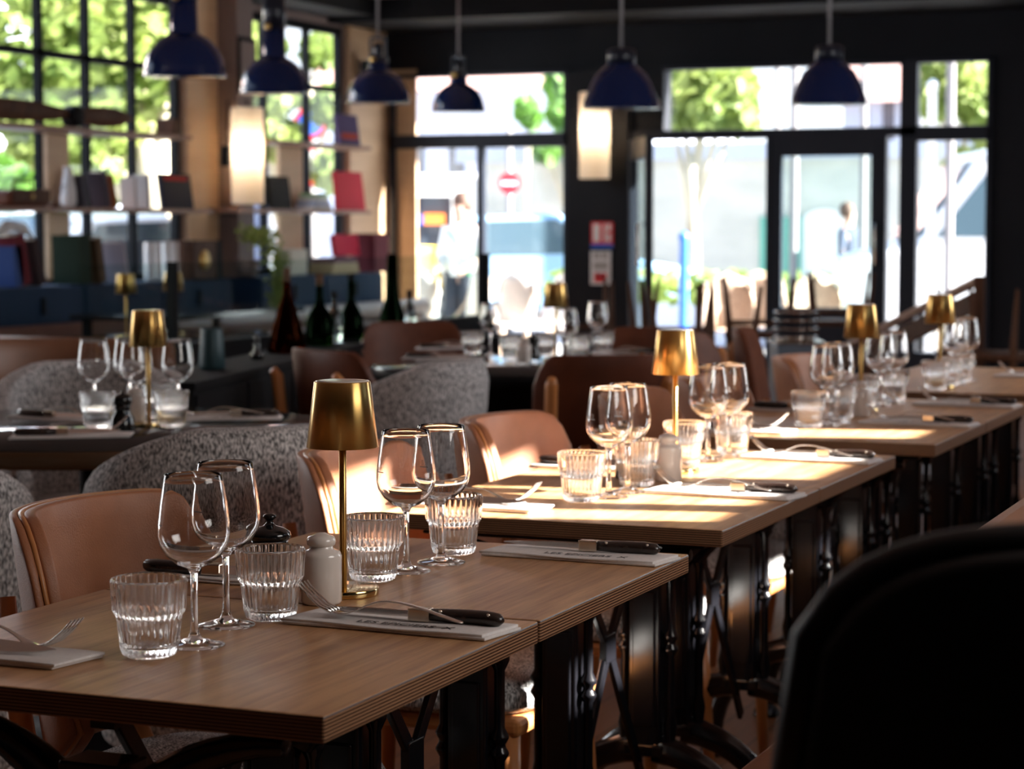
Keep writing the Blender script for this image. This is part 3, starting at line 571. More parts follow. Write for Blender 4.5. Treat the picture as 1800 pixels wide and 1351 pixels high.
for px, D, rz, pr, lab in [(712, 18.7, 2.3, pw, 'white woven terrace chair outside, leftmost behind the left pane'), (808, 19.2, 2.0, pw, 'white woven terrace chair outside beside the person in white'), (882, 18.4, 2.4, pw, 'sunlit white woven terrace chair behind the right half of the left window'), (968, 18.9, 2.2, pw, 'white woven terrace chair behind the brass lamp on the dark table'),
                           (1268, 17.7, .2, pc, 'beige woven terrace chair seen through the open door'), (1335, 18.5, -.1, pc, 'beige woven terrace chair at the right edge of the open door'), (1420, 17.8, .3, pc, 'tan woven terrace chair outside the closed door')]:
    p = atd(px, 400, D); pr((p.x, p.y, -.02 if D < 17.4 else -.06), YAW+rz+math.pi, lab)
# ================================================================== LEFT WALL FURNISHINGS
XS = XL+.28
def ly(px, x=XL+.22): return atx(px, 400, x).y
def shelf(y0, y1, z, label):
    b = MB(); b.box((XL+.0, y0, z-.028), (XS, y1, z)); o = b.build('wall_shelf', M['shelf'], bevel=.003); return tag(o, label, 'shelf')
shelf(8.6, ly(326), 1.83, 'upper wooden shelf across the left barred window'); shelf(8.6, ly(362), 1.345, 'lower wooden shelf across the left barred window')
shelf(ly(462), ly(642), 1.85, 'upper wooden shelf across the second barred window'); shelf(ly(405), ly(642), 1.355, 'lower wooden shelf across the second barred window')
lw = lambda px: ly(px, XL+.03)
for y0, y1, z0, z1, lab in [(lw(84), lw(122), .90, 1.315, 'pale birch upright under the lower left shelf'), (lw(84), lw(122), 1.347, 1.80, 'pale birch upright between the two left shelves'), (lw(492), lw(532), .9, 1.325, 'pale birch upright under the lower second shelf'), (lw(492), lw(532), 1.357, 1.82, 'pale birch upright between the second window shelves')]:
    b = MB(); b.box((XL+.001, y0, z0), (XL+.035, y1, z1)); tag(b.build('shelf_upright', M['birch'], bevel=.003), lab, 'panel')
def cabinet(y0, y1, ndoor, label):
    e = empty('wall_cabinet', (XL, (y0+y1)/2, .62), label, 'cabinet'); oy = (y0+y1)/2
    b = MB(); b.box((.0, y0-oy, 0), (.36, y1-oy, .255)); b.build('body', M['bluecab'], e, bevel=.004)
    w = (y1-y0)/ndoor
    for k in range(ndoor):
        a = y0-oy+k*w; b = MB(); b.box((.36, a+.008, .01), (.378, a+w-.008, .245)); d = b.build('door', M['bluecab'], e, bevel=.003)
        b = MB(); b.cbox((.384, a+w*.5, .14), (.016, .03, .10)); b.build('handle', M['black'], d)
cabinet(8.6, ly(372), 5, 'long blue wall cabinet under the left barred window'); cabinet(ly(424), ly(642), 2, 'blue wall cabinet under the second barred window')
# banquette along the left wall
def roll_bench(name, x0, y0, x1, y1, label, m, face, backh=.62, rolls=3, seatz=.45, depth=.55):
    """bench from (x0,y0) to (x1,y1) ; face = unit vector the sitter faces"""
    a, c = Vector((x0, y0, 0)), Vector((x1, y1, 0)); f = Vector(face); e = empty(name, (a+c)/2, label, 'bench'); o = (a+c)/2; d = (c-a); n = 12
    b = MB(); p0, p1 = a-o, c-o
    q = [p0, p1, p1+f*depth, p0+f*depth]; b.add([(v.x, v.y, z) for z in (0, seatz-.12) for v in q], [(3, 2, 1, 0), (4, 5, 6, 7), (0, 1, 5, 4), (1, 2, 6, 5), (2, 3, 7, 6), (3, 0, 4, 7)]); b.build('plinth', M['black'], e)
    b = MB(); q = [p0+f*.08, p1+f*.08, p1+f*(depth+.02), p0+f*(depth+.02)]; b.add([(v.x, v.y, z) for z in (seatz-.12, seatz) for v in q], [(3, 2, 1, 0), (4, 5, 6, 7), (0, 1, 5, 4), (1, 2, 6, 5), (2, 3, 7, 6), (3, 0, 4, 7)]); b.build('seat_cushion', m, e, bevel=.035, seg=4)
    h = (backh-seatz)/rolls if backh > seatz else .1
    for k in range(rolls):
        z = seatz+h*(k+.5); b = MB(); b.tube([p0+f*.07+Vector((0, 0, z)), p1+f*.07+Vector((0, 0, z))], .07, 16, flat=h/.14*1.04); b.build('back_roll', m, e)
    return e
roll_bench('banquette', XL+.42, 8.6, XL+.42, 15.9, 'long dusty brown channelled banquette under the blue cabinets', M['mauveleather'], (1, 0, 0), .66, 2, .40)
# ---- shelf clutter
def bk(w, d, h, m, lean=0): 
    def f():
        e = empty('book', (0, 0, 0), '', 'book'); b = MB(); b.box((-d/2, -w/2, 0), (d/2, -w/2+.003, h)); b.box((-d/2, w/2-.003, 0), (d/2, w/2, h)); b.box((-d/2, -w/2, 0), (-d/2+.004, w/2, h)); return e, b
    return f
BC = {}
def bmat(c):
    if c not in BC: BC[c] = mat('book_cover', c, .7, spec=.12)
    return BC[c]
M['page'] = mat('book_pages', (.7, .65, .55), .9)
def book(y, z, w, h, d, col, label, lean=0, group=None, cover=False, x=None, name='book'):
    """spine w along y, height h, depth d into the shelf; lean about x in degrees"""
    e = empty(name, (x or XL+.16, y, z), label, 'book', 0, group); e.rotation_euler = (R(lean), 0, 0)
    b = MB(); b.box((-d/2, 0, 0), (d/2, .004, h)); b.box((-d/2, w-.004, 0), (d/2, w, h)); b.box((d/2-.004, .004, 0), (d/2, w-.004, h)); b.build('cover', bmat(col), e, bevel=.0015)
    b = MB(); b.box((-d/2+.005, .004, .004), (d/2-.004, w-.004, h-.004)); b.build('pages', M['page'], e); return e
Z1, Z2, Z0 = 1.83, 1.345, .877
def faceout(px0, px1, z, h, col, label, tcol=None, th=.03, x=None, tz=(.8, .92)):
    y0, y1 = ly(px0), ly(px1); e = empty('book', (x or XL+.2, (y0+y1)/2, z), label, 'book'); w = y1-y0
    e.rotation_euler = (0, R(-8), 0)
    b = MB(); b.box((-th/2, -w/2, 0), (th/2, w/2, h)); b.build('cover', bmat(col), e, bevel=.002)
    b = MB(); b.box((-th/2+.003, -w/2+.004, .004), (th/2-.003, w/2+.003, h-.004)); b.build('pages', M['page'], e)
    if tcol: b = MB(); b.box((th/2, -w*.38, h*tz[0]), (th/2+.0015, w*.38, h*tz[1])); b.build('title_patch', bmat(tcol), e)
    return e
faceout(290, 343, Z2, .235, (.035, .035, .05), 'dark face-out book with a red title on the lower left shelf', (.4, .02, .02))
book(ly(240), Z2, .03, .20, .11, (.55, .5, .48), 'pale grey book standing left of the dark red-titled book', 4)
book(ly(262), Z2, .035, .22, .11, (.42, .4, .4), 'light grey book nearest the dark red-titled book', 3)
book(ly(150), Z2, .06, .20, .11, (.09, .09, .11), 'thick charcoal book leaning right of the birch upright', 8)
book(ly(190), Z2, .05, .23, .11, (.07, .06, .08), 'dark book with a brown tinge leaning in the middle of the lower left shelf', 14)
book(ly(205), Z2, .03, .21, .11, (.30, .09, .03), 'rust orange book leaning beside the dark book', 14)
b = MB(); b.lathe([(.035, 0), (.05, .03), (.045, .12), (.03, .2), (.026, .24), (.035, .25)], 18); o = b.build('vase', M['white']); o.location = (XL+.15, ly(138), Z2); tag(o, 'slim white vase right of the birch upright on the lower left shelf', 'vase')
# leather satchel
e = empty('leather_satchel', (XL+.15, ly(58), Z2), 'small dark brown leather satchel on the lower left shelf', 'bag'); b = MB(); b.box((-.06, -.21, 0), (.06, .21, .10)); b.build('body', M['cognac'], e, bevel=.03, seg=4)
b = MB(); b.box((.055, -.19, .03), (.07, .19, .105)); b.build('flap', M['darkwood'], e, bevel=.008); b = MB(); b.tube([(.0, -.1, .1), (0, -.09, .15), (0, .09, .15), (0, .1, .1)], .008, 6); b.build('handle', M['darkwood'], e)
b = MB(); b.lathe([(.016, -.003), (.016, .003)], 14, M=Matrix.Translation((.073, 0, .06)) @ Matrix.Rotation(R(90), 4, 'Y')); b.build('clasp', M['brass'], e)
# twig ornament
b = MB(); 
for k in range(5): b.tube([(0, 0, 0), (random.uniform(-.02, .02), (k-2)*.03, .07), (random.uniform(-.02, .02), (k-2)*.06+.02, .14)], .003, 5)
b.lathe([(.03, 0), (.035, .02), (.02, .03)], 12); o = b.build('twig_ornament', M['darkwood']); o.location = (XL+.17, ly(108), Z2); tag(o, 'small curly twig ornament beside the leather satchel', 'ornament')
# propeller
e = empty('wooden_propeller', (XL+.17, ly(143), Z1+.075), 'long dark wooden aeroplane propeller lying on the upper left shelf', 'propeller')
for s, L_ in ((-1, 1.25), (1, .62)):
    def bl(u, v, s=s, L_=L_):
        y = s*(.03+L_*u); ch = (.045+.085*math.sin(min(1, u*1.15)*math.pi*.85)**.8)*(1 if u < .9 else (1-u)*9+.1); tw = R(82-12*u)
        q = (v-.5)*ch; x = q*math.cos(tw); z = q*math.sin(tw)+.01; t_ = .014*(1-(2*v-1)**2)+.003; return (x-t_, y, z), (x+t_, y, z)
    b = MB(); b.grid(bl, 16, 6); b.build('blade', M['darkwood'], e)
b = MB(); b.lathe([(.0, -.05), (.06, -.05), (.068, -.03), (.068, .03), (.06, .05), (0, .05)], 20, M=Matrix.Rotation(R(90), 4, 'Y')); b.build('hub', M['black'], e)
b = MB(); b.box((-.07, -.05, 0), (.07, .05, .11)); o = b.build('wooden_block', M['darkwood'], bevel=.006); o.location = (XL+.16, ly(312), Z1); tag(o, 'small brown wooden block at the right end of the upper left shelf', 'block')
# on the blue cabinet
book(ly(12), Z0, .10, .30, .2, (.16, .02, .03), 'maroon book leaning at the left end of the blue cabinet', 14, x=XL+.22)
book(ly(44), Z0, .07, .28, .2, (.05, .03, .03), 'dark brown book with gold lettering leaning beside the maroon book', 16, x=XL+.22)
book(ly(2), Z0, .09, .24, .2, (.05, .09, .25), 'blue book at the far left of the blue cabinet', 6, x=XL+.22)
b = MB(); b.tube([(0, -.2, .0), (0, -.08, .05), (0, .05, .04), (0, .17, -.02)], [.02, .05, .045, .008], 10, flat=.7); b.lathe([(0, .03), (.03, .02), (.035, -.01), (0, -.03)], 10, c=(0, -.22, .01)); o = b.build('bird_ornament', M['white']); o.location = (XL+.22, ly(28), Z0+.305); tag(o, 'white bird ornament lying on top of the leaning books', 'ornament')
book(ly(116), Z0, .12, .30, .2, (.02, .035, .02), 'thick dark green book standing against the birch upright', 2, x=XL+.22)
book(ly(152), Z0, .07, .28, .2, (.10, .06, .03), 'dark olive book leaning on the green book', 12, x=XL+.22)
book(ly(200), Z0, .03, .26, .2, (.45, .42, .5), 'thin lilac white book leaning behind the olive book', 16, x=XL+.22)
for k, px in enumerate((262, 275, 292, 305)):
    e = empty('pillar_candle', (XL+.22, ly(px), Z0), ['white pillar candle, leftmost of the four under the left window', 'second white pillar candle from the left under the left window', 'third white pillar candle from the left under the left window', 'white pillar candle nearest the brown box'][k], 'candle', 0, 'white pillar candles on the blue cabinet')
    b = MB(); b.lathe([(.033, 0), (.034, .01), (.034, .245), (.028, .25), (0, .246)], 16); b.build('wax', M['white'], e); b = MB(); b.tube([(0, 0, .246), (.002, 0, .262)], .0015, 5); b.build('wick', M['black'], e)
e = empty('decorated_box', (XL+.22, ly(342), Z0), 'brown box with a round gold emblem at the end of the blue cabinet', 'box')
b = MB(); b.box((-.1, -.19, 0), (.1, .19, .26)); b.build('body', M['darkwood'], e, bevel=.006); b = MB(); b.lathe([(.065, -.003), (.065, .003)], 22, M=Matrix.Translation((.103, -.04, .13)) @ Matrix.Rotation(R(90), 4, 'Y')); b.build('emblem', M['brass'], e)
b = MB(); b.box((.1, .12, 0), (.104, .185, .26)); b.build('end_strip', M['black'], e)
# second window section
faceout(480, 516, 1.355, .24, (.03, .028, .025), 'black face-out book on the lower second shelf')
faceout(600, 636, 1.85, .24, (.10, .07, .16), 'purple face-out book with a red patch on the upper second shelf', (.5, .06, .03), tz=(.2, .4)); 
faceout(598, 645, 1.355, .30, (.50, .03, .045), 'large bright red face-out book on the lower second shelf')
for k in range(4):
    b = MB(); b.box((-.08, -.13+.01*k, 0), (.08, .13-.008*k, .03)); o = b.build('book', bmat([(.6, .58, .55), (.3, .35, .5), (.6, .6, .56), (.3, .5, .3)][k])); o.location = (XL+.17, ly(562), 1.355+.031*k); o.rotation_euler = (0, 0, .1*k-.1); tag(o, ['white flat book at the bottom of the small stack on the lower second shelf', 'blue flat book, second from the bottom of the small stack', 'cream flat book, third in the small stack on the lower second shelf', 'green flat book topping the small stack on the lower second shelf'][k], 'book', 'small stack of flat books')
faceout(582, 626, .88+.13, .16, (.48, .02, .05), 'crimson book lying upright above the beige stack', x=XL+.24)
for k in range(3):
    b = MB(); b.box((-.10, -.24+.02*k, 0), (.10, .20-.02*k, .04)); o = b.build('book', bmat([(.45, .34, .2), (.5, .4, .25), (.2, .1, .14)][k])); o.location = (XL+.24, ly(585), .877+.041*k); tag(o, ['beige flat book at the bottom of the stack on the second blue cabinet', 'sand coloured flat book in the middle of the stack on the second blue cabinet', 'plum flat book on top of the stack on the second blue cabinet'][k], 'book', 'beige stack on the second cabinet')
for k in range(4):
    book(ly(634)+k*.065, .877, .06, .30, .2, (.13, .025, .035), ['maroon binder, leftmost of four at the end of the second cabinet', 'maroon binder, second from the left of four', 'maroon binder, third from the left of four', 'maroon binder nearest the shop front'][k], 0, 'maroon binders', x=XL+.24, name='binder')
b = MB(); b.box((-.07, -.13, 0), (.07, .13, .19)); o = b.build('paper_box', bmat((.6, .58, .5)), bevel=.004); o.location = (XL+.24, ly(506), .877); tag(o, 'cream paper box on the second blue cabinet', 'box')
# trailing plant
e = empty('trailing_plant', (XL+.24, ly(430), .877), 'trailing green plant hanging over the second blue cabinet', 'plant'); b = MB(); b.lathe([(.07, 0), (.09, .12), (.08, .12), (.065, .02)], 16); b.build('pot', M['pier'], e)
b = MB()
for k in range(620):
    t_ = random.random(); y = random.gauss(0, .08); x = .02+.22*min(1, t_*2)+random.gauss(0, .02); z = (.30-.1*t_ if t_ < .4 else .2-(t_-.4)*.85)+random.gauss(0, .03); u = Vector((random.gauss(0, 1), random.gauss(0, 1), random.gauss(0, 1))).normalized(); w = u.orthogonal(); s = .018
    if z < .1: y *= .55; x = max(x, .16)
    q = Vector((x, y, z)); b.add([q-u*s, q+w*s*.7, q+u*s, q-w*s*.7], [(0, 1, 2, 3)])
b.build('foliage', M['leaf'], e)
# framed picture and speaker
e = empty('loudspeaker', (XL+.16, ly(627, XL+.02), 2.42), 'small black loudspeaker high on the birch wall by the corner', 'speaker'); b = MB(); b.cbox((0, 0, 0), (.14, .15, .24)); b.build('cabinet', M['black'], e, bevel=.015); b = MB(); b.lathe([(.05, .0), (.05, .004)], 18, M=Matrix.Translation((.071, 0, -.03)) @ Matrix.Rotation(R(90), 4, 'Y')); b.build('speaker_cone', M['iron'], e); b = MB(); b.bar((-.158, 0, 0), (-.07, 0, 0), .03, .03); b.build('bracket', M['black'], e)
e = empty('picture_frame', (XL+.212, ly(390, XL), 2.35), 'dark framed picture on the mauve pier beside the first window', 'picture'); b = MB(); b.box((-.01, -.12, -.2), (.01, .12, .2)); b.build('frame', M['black'], e, bevel=.003); b = MB(); b.box((.01, -.1, -.17), (.012, .1, .17)); b.build('print', M['pier'], e)
# sconces: tall shaded cylinders on brackets
def shade_mat():
    m = bpy.data.materials.new('sconce_shade_fabric'); m.use_nodes = True; N = m.node_tree.nodes; L = m.node_tree.links; b = N['Principled BSDF']; b.inputs['Base Color'].default_value = (.78, .68, .58, 1); b.inputs['Roughness'].default_value = .9
    t = N.new('ShaderNodeBsdfTranslucent'); t.inputs[0].default_value = (.95, .85, .72, 1); x = N.new('ShaderNodeMixShader'); x.inputs[0].default_value = .55; L.new(b.outputs[0], x.inputs[1]); L.new(t.outputs[0], x.inputs[2]); L.new(x.outputs[0], N['Material Output'].inputs[0]); return m
M['shade'] = shade_mat()
def sconce(loc, r, h, wallv, label):
    e = empty('wall_sconce', loc, label, 'wall lamp')
    b = MB(); n = 28; b.lathe([(r, -h/2), (r, h/2)], n, cap=False); b.build('lamp_shade', M['shade'], e)
    b = MB(); b.lathe([(0, .03), (.02, .022), (.028, 0), (.02, -.022), (0, -.03)], 14, c=(0, 0, .06)); b.build('bulb', M['bulb'], e)
    b = MB(); wv = Vector(wallv); b.tube([wv+Vector((0, 0, .0)), wv*.92+Vector((0, 0, .0)), wv*.9+Vector((0, 0, h/2+.05)), (0, 0, h/2+.05), (0, 0, .12)], .008, 8); b.cbox(wv*.97, (.06, .06, .14)); b.build('bracket', M['black'], e)
    l = bpy.data.lights.new('sconce_glow', 'POINT'); l.energy = .75; l.color = (1, .80, .56); l.shadow_soft_size = .02; lo = bpy.data.objects.new('sconce_glow', l); COL.objects.link(lo); lo.parent = e; lo.location = (0, 0, -.02)
    return e
p = atx(435, 274, XL+.36); sconce(p, .112, .66, (-.15, -.03, 0), 'tall cylindrical paper sconce glowing beside the second barred window')
p = aty(1045, 238, YF-.28); sconce(p, .118, .66, (.05, .17, 0), 'tall cylindrical paper sconce glowing on the dark shop front pilaster')
# signs on the pilaster
yS = YF-.112
def plate(px0, px1, py0, py1, label, base, items):
    a = aty(px0, py1, yS); c = aty(px1, py0, yS); e = empty('wall_sign', ((a.x+c.x)/2, yS, (a.z+c.z)/2), label, 'sign'); w, h = c.x-a.x, c.z-a.z
    b = MB(); b.box((-w/2, -.004, -h/2), (w/2, .006, h/2)); b.build('plate', M[base], e, bevel=.002)
    for k, (x0, x1, z0, z1, mk) in enumerate(items):
        b = MB(); b.box((x0*w/2, -.0055, z0*h/2), (x1*w/2, -.004, z1*h/2)); b.build('symbol', M[mk], e)
plate(1039, 1078, 390, 436, 'red and white safety sign with a blue foot on the pilaster', 'red', [(-.8, -.2, -.5, .85, 'white'), (.15, .35, -.5, .85, 'white'), (.5, .8, -.5, .1, 'white'), (.5, .8, .3, .85, 'white'), (-1, 1, -1, -.68, 'blue')])
M['signgrey'] = mat('sign_grey', (.42, .40, .38), .6)
plate(1038, 1074, 441, 500, 'white notice plate with grey pictures and a red square below the red sign', 'white', [(-.7, -.05, .55, .9, 'signgrey'), (.1, .7, .55, .9, 'signgrey'), (-.7, .7, -.1, .35, 'signgrey'), (-.6, .6, -.85, -.3, 'red'), (-.4, .4, -.5, -.42, 'white'), (-.05, .05, -.75, -.35, 'white')])
# ================================================================== PENDANTS
def pendant(loc, r, hood, label, kind, zc=ZC):
    """origin at the rim"""
    e = empty('pendant_lamp', loc, label, 'pendant lamp')
    b = MB()
    if kind == 'dome':
        H = r*1.08; prof = [(r*math.cos(t), H*math.sin(t)) for t in [i*R(70)/12 for i in range(13)]]
        neck = prof[-1][0]; top = prof[-1][1]; out = [(r*1.02, -.004)]+prof+[(neck*.95, top+.02), (neck*.92, top+hood)]
        inn = [(x-.004, z) for x, z in reversed(prof)]
    else:
        H = r*1.12; prof = [(r, 0), (r*.99, .03), (r*.93, H*.25), (r*.83, H*.5), (r*.68, H*.75), (r*.47, H*.93), (r*.36, H)]; top = H; neck = r*.36
        out = [(r*1.03, -.004)]+prof+[(neck, top+.005)]; inn = [(x-.004, z) for x, z in reversed(prof)]
    b.lathe(out, 40); b.build('lamp_shade', M['navy'], e)
    b = MB(); b.lathe([(x, z) for x, z in inn]+[(r*.9, .0)], 40); 
    b = MB(); b.lathe([(r-.004, -.003)]+[(x-.006, z-.002) for x, z in prof[1:]], 40)
    o = b.build('shade_lining', M['shadein'], e)
    b = MB()
    if kind == 'dome':
        b.lathe([(neck*.98, top+hood-.01), (neck*.98, top+hood+(.16 if hood > .1 else .02)), (neck*.55, top+hood+(.18 if hood > .1 else .03))], 20)
        for s in (-1, 1): b.bar((s*neck*.75, 0, top+hood), (s*neck*.75, 0, top+hood+.14), .012, .02)
        b.bar((-neck*.8, 0, top+hood+.14), (neck*.8, 0, top+hood+.14), .02, .015); b.lathe([(.02, top+hood+.02), (.03, top+hood+.04), (.03, top+hood+.09), (.015, top+hood+.11)], 12); tp = top+hood+.15
    else:
        b.lathe([(neck*1.02, top), (neck*1.05, top+.07), (neck*.8, top+.08), (.02, top+.085)], 24); tp = top+.085
    b.build('cap', M['navycap'], e)
    if kind == 'dome': b = MB(); b.lathe([(.018, 0), (.02, .008), (.018, .016)], 12, M=Matrix.Translation((0, -neck, top+hood+.0)) @ Matrix.Rotation(R(90), 4, 'X')); b.build('brass_screw', M['brass'], e)
    b = MB(); b.tube([(0, 0, tp), (0, 0, zc-loc[2])], .010, 6); b.build('cord', M['greypost'], e)
    b = MB(); b.lathe([(0, .02), (.03, .03), (.04, .06), (.025, .10), (.015, .13)], 14); b.build('bulb', M['warmbulb'], e)
    return e
for (px, py, dpx, kind, hood, lab) in [(325, 133, 142, 'dome', .17, 'glossy navy dome pendant, leftmost, before the birch pier'), (483, 163, 120, 'dome', .17, 'navy dome pendant, second from left, before the second barred window'), (665, 180, 110, 'dome', .06, 'navy dome pendant, third from left, near the loudspeaker corner'), (806, 196, 94, 'dome', .06, 'smallest navy dome pendant hanging before the left shop window'),
                                       (1092, 189, 133, 'bell', 0, 'navy bell pendant overlapping the glowing shop front sconce'), (1457, 182, 130, 'bell', 0, 'navy bell pendant, rightmost, hanging before the upper door glazing')]:
    r = .2; D = F*2*r/dpx; pendant(atd(px, py, D), r, hood, lab, kind)
# ================================================================== DINING TABLES
TL, TR_ = -1.578, -.966
def dining_table(y0, y1, label, x0=TL, x1=TR_):
    cy = (y0+y1)/2; cx = (x0+x1)/2; L_ = y1-y0; Wx = x1-x0
    e = empty('dining_table', (cx, cy, 0), label, 'table')
    b = MB(); b.box((-Wx/2, -L_/2+.0015, .723), (Wx/2, L_/2-.0015, .75)); b.build('tabletop', M['oak'], e, bevel=.0025)
    xc = 0.0; fy = L_/2-.085
    for s in (-1, 1):
        y = s*fy; b = MB()
        b.box((-.030, y-.022, .27), (.030, y+.022, .60)); b.box((-.022, y-.027, .31), (.022, y+.027, .56))
        for z in (.255, .60, .64): b.box((-.038, y-.028, z), (.038, y+.028, z+.022))
        b.box((-Wx/2+.05, y-.02, .708), (Wx/2-.05, y+.02, .7225))
        for q in (-1, 1):
            pts = []; rs = []
            for k in range(9):
                t = k/8; pts.append((q*(.03+.19*t**1.25), y, .60+.095*math.sin(t*math.pi/2))); rs.append(.034-.020*t)
            b.tube(pts, rs, 8, flat=.8)
            pts = []; rs = []
            for k in range(10):
                t = k/9; pts.append((q*(.015+.20*math.sin(t*math.pi/2)), y, .265-.20*(1-math.cos(t*math.pi/2))-.02*t)); rs.append(.028-.010*t)
            b.tube(pts, rs, 8, flat=1.0)
            b.lathe([(.036, 0), (.034, .012), (.018, .03), (.02, .06)], 12, c=(q*.215, y, 0))
        for q in (-1, 1): b.lathe([(.016, .262), (.010, .285), (.013, .31), (.008, .335), (.008, .44), (.015, .452), (.008, .464), (.015, .476), (.008, .49), (.008, .575), (.015, .59), (.015, .605)], 12, c=(q*.044, y, 0))
        b.build('end_frame', M['iron'], e, bevel=.003)
    b = MB()
    for s in (-1, 1):
        b.bar((0, -s*(fy-.02), .20), (0, 0, .49), .022, .010, up=(1, 0, 0)); b.bar((0, 0, .49), (0, s*(fy-.03), .70), .022, .010, up=(1, 0, 0))
    b.cbox((0, 0, .49), (.014, .05, .05)); b.build('cross_brace', M['iron'], e, bevel=.002)
    b = MB(); b.bar((.0, -fy, .700), (.0, fy, .700), .03, .014); b.build('top_rail', M['iron'], e)
    return e
dining_table(1.855, 2.415, 'nearest oak topped table on black iron legs, cut by the left edge')
dining_table(2.417, 3.000, 'oak topped table holding the nearest brass lamp, second from the front')
dining_table(3.255, 3.855, 'third oak table from the front, with sun patches by its near left corner', TL-.012, -.995)
dining_table(3.857, 4.477, 'fourth oak table from the front, its right napkin in full sun', TL-.012, -.995)
dining_table(4.735, 5.343, 'fifth oak table from the front, thin sun stripe at its near edge')
dining_table(5.345, 5.990, 'sixth oak table from the front, right behind the third white salt pot')
dining_table(6.250, 6.850, 'seventh oak table from the front, under the farthest brass lamp of the row')
dining_table(6.852, 7.450, 'farthest oak table of the row, against the right picture edge')
# ---- chairs
def dining_chair():
    """origin on the floor under the seat; sitter faces +X"""
    e = empty('dining_chair', (0, 0, 0), '', 'chair')
    def shell(o0, o1):
        def fn(u, v):
            s = (u-.5)*2; w = .215*(1-.10*(1-v)**2)
            cr = max(0, abs(s)-.62)/.38; ztop = .828-.075*cr**3; zbot = .49+.05*cr**2
            z = zbot+(ztop-zbot)*v
            y = w*math.sin(s*1.25)/math.sin(1.25); x0 = -.215+.125*(1-math.cos(s*1.25))/(1-math.cos(1.25))-.045*v
            nx = math.cos(s*1.0); ny = -math.sin(s*1.0)
            return (x0+nx*o1, y+ny*o1, z), (x0+nx*o0, y+ny*o0, z)
        return fn
    b = MB(); b.grid(shell(.004, .022), 22, 10); b.build('backrest_pad', M['tan'], e, bevel=.004)
    b = MB(); b.grid(shell(-.003, .0035), 22, 10); b.build('back_shell', M['chairwood'], e)
    b = MB(); b.grid(shell(-.016, -.0035), 22, 10); b.build('back_panel', M['tan'], e, bevel=.004)
    def seat(u, v):
        a = u*2*math.pi
        return None
    b = MB(); n = 32; K = [(0, .405), (.92, .408), (1, .42), (1.0, .445), (.93, .462), (.6, .468), (0, .470)]; vs = []; 
    prof = K
    for (k, z) in prof:
        for i in range(n):
            a = 2*math.pi*i/n; ca, sa = math.cos(a), math.sin(a); sup = (abs(ca)**3+abs(sa)**3)**(-1/3)
            vs.append((.215*k*ca*sup+.01, .215*k*sa*sup, z))
    fs = [(k*n+i, k*n+(i+1) % n, (k+1)*n+(i+1) % n, (k+1)*n+i) for k in range(len(prof)-1) for i in range(n)]; b.add(vs, fs, 0, True); b.build('seat', M['tweed'], e)
    b = MB(); b.box((-.19, -.19, .375), (.20, .19, .405)); b.build('seat_rail', M['chairwood'], e, bevel=.01)
    for s in (-1, 1):
        b = MB(); b.tube([(.175, s*.17, .39), (.20, s*.195, .0)], [.019, .011], 10); b.build('leg', M['chairwood'], e)
        b = MB(); b.tube([(-.275, s*.10, .70), (-.262, s*.11, .62), (-.20, s*.15, .42), (-.235, s*.195, .0)], [.013, .016, .020, .011], 10); b.build('leg', M['chairwood'], e)
    return e
PC = Proto(dining_chair)
cl = ['tan leather dining chair at the nearest table, cut off at the left edge', 'tan leather dining chair behind the two nearest wine glasses', 'tan leather dining chair sharply lit by the sun behind the nearest brass lamp', 'tan leather dining chair with a sunlit edge, before the brown chair at the round table', 'tan leather dining chair behind the second brass lamp', 'tan leather dining chair half hidden by the pair of glasses right of the second lamp', 'tan leather dining chair at the seventh table, small in the right half']
for k, y in enumerate((2.08, 2.66, 3.50, 4.20, 4.98, 5.60, 6.55)): PC((-1.56, y, 0), 0, cl[k])
def brown_chair():
    e = empty('brown_chair', (0, 0, 0), '', 'chair')
    def fn(u, v):
        s = (u-.5)*2; cr = max(0, abs(s)-.6)/.4; zt = .83-.10*cr**2.2; z = .42+(zt-.42)*v; y = .22*math.sin(s*1.1)/math.sin(1.1); x = -.22+.08*(s*s)-.05*v
        return (x+.012, y, z), (x-.012, y, z)
    b = MB(); b.grid(fn, 18, 8); b.build('backrest', M['cognac'], e, bevel=.004)
    b = MB(); b.cbox((0, 0, .44), (.42, .42, .07)); b.build('seat', M['cognac'], e, bevel=.03, seg=4)
    for s in (-1, 1):
        b = MB(); b.tube([(.17, s*.17, .42), (.2, s*.19, 0)], [.019, .011], 8); b.build('leg', M['chairwood'], e)
        b = MB(); b.tube([(-.31, s*.18, .76), (-.295, s*.18, .74), (-.26, s*.18, .45), (-.25, s*.19, 0)], [.014, .020, .02, .011], 8); b.build('leg', M['chairwood'], e)
    return e
BCh = Proto(brown_chair)
def place(pr, px, D, rz, lab): p = atd(px, 400, D); return pr((p.x, p.y, 0), rz, lab)
tc_ = atd(915, 400, 7.55)      # centre of the dark round table
def towards(px, D, tx, ty): p = atd(px, 400, D); return math.atan2(ty-p.y, tx-p.x)
place(BCh, 1042, 7.0, YAW+R(98), 'dark brown leather chair directly before the dark round table')
for px, D, lab in [(672, 7.2, 'dark brown leather chair behind the nearest brass lamp, left of the dark table'), (745, 8.9, 'dark brown chair at the far left of the dark round table'), (1110, 8.4, 'dark brown chair at the far right of the dark round table')]:
    place(BCh, px, D, towards(px, D, tc_.x, tc_.y), lab)
place(BCh, 1300, 8.0, R(-10), 'dark brown chair right of the dark round table, before the wooden legs'); place(BCh, 1415, 8.6, R(10), 'small brown chair at the right, before the dark trolley')
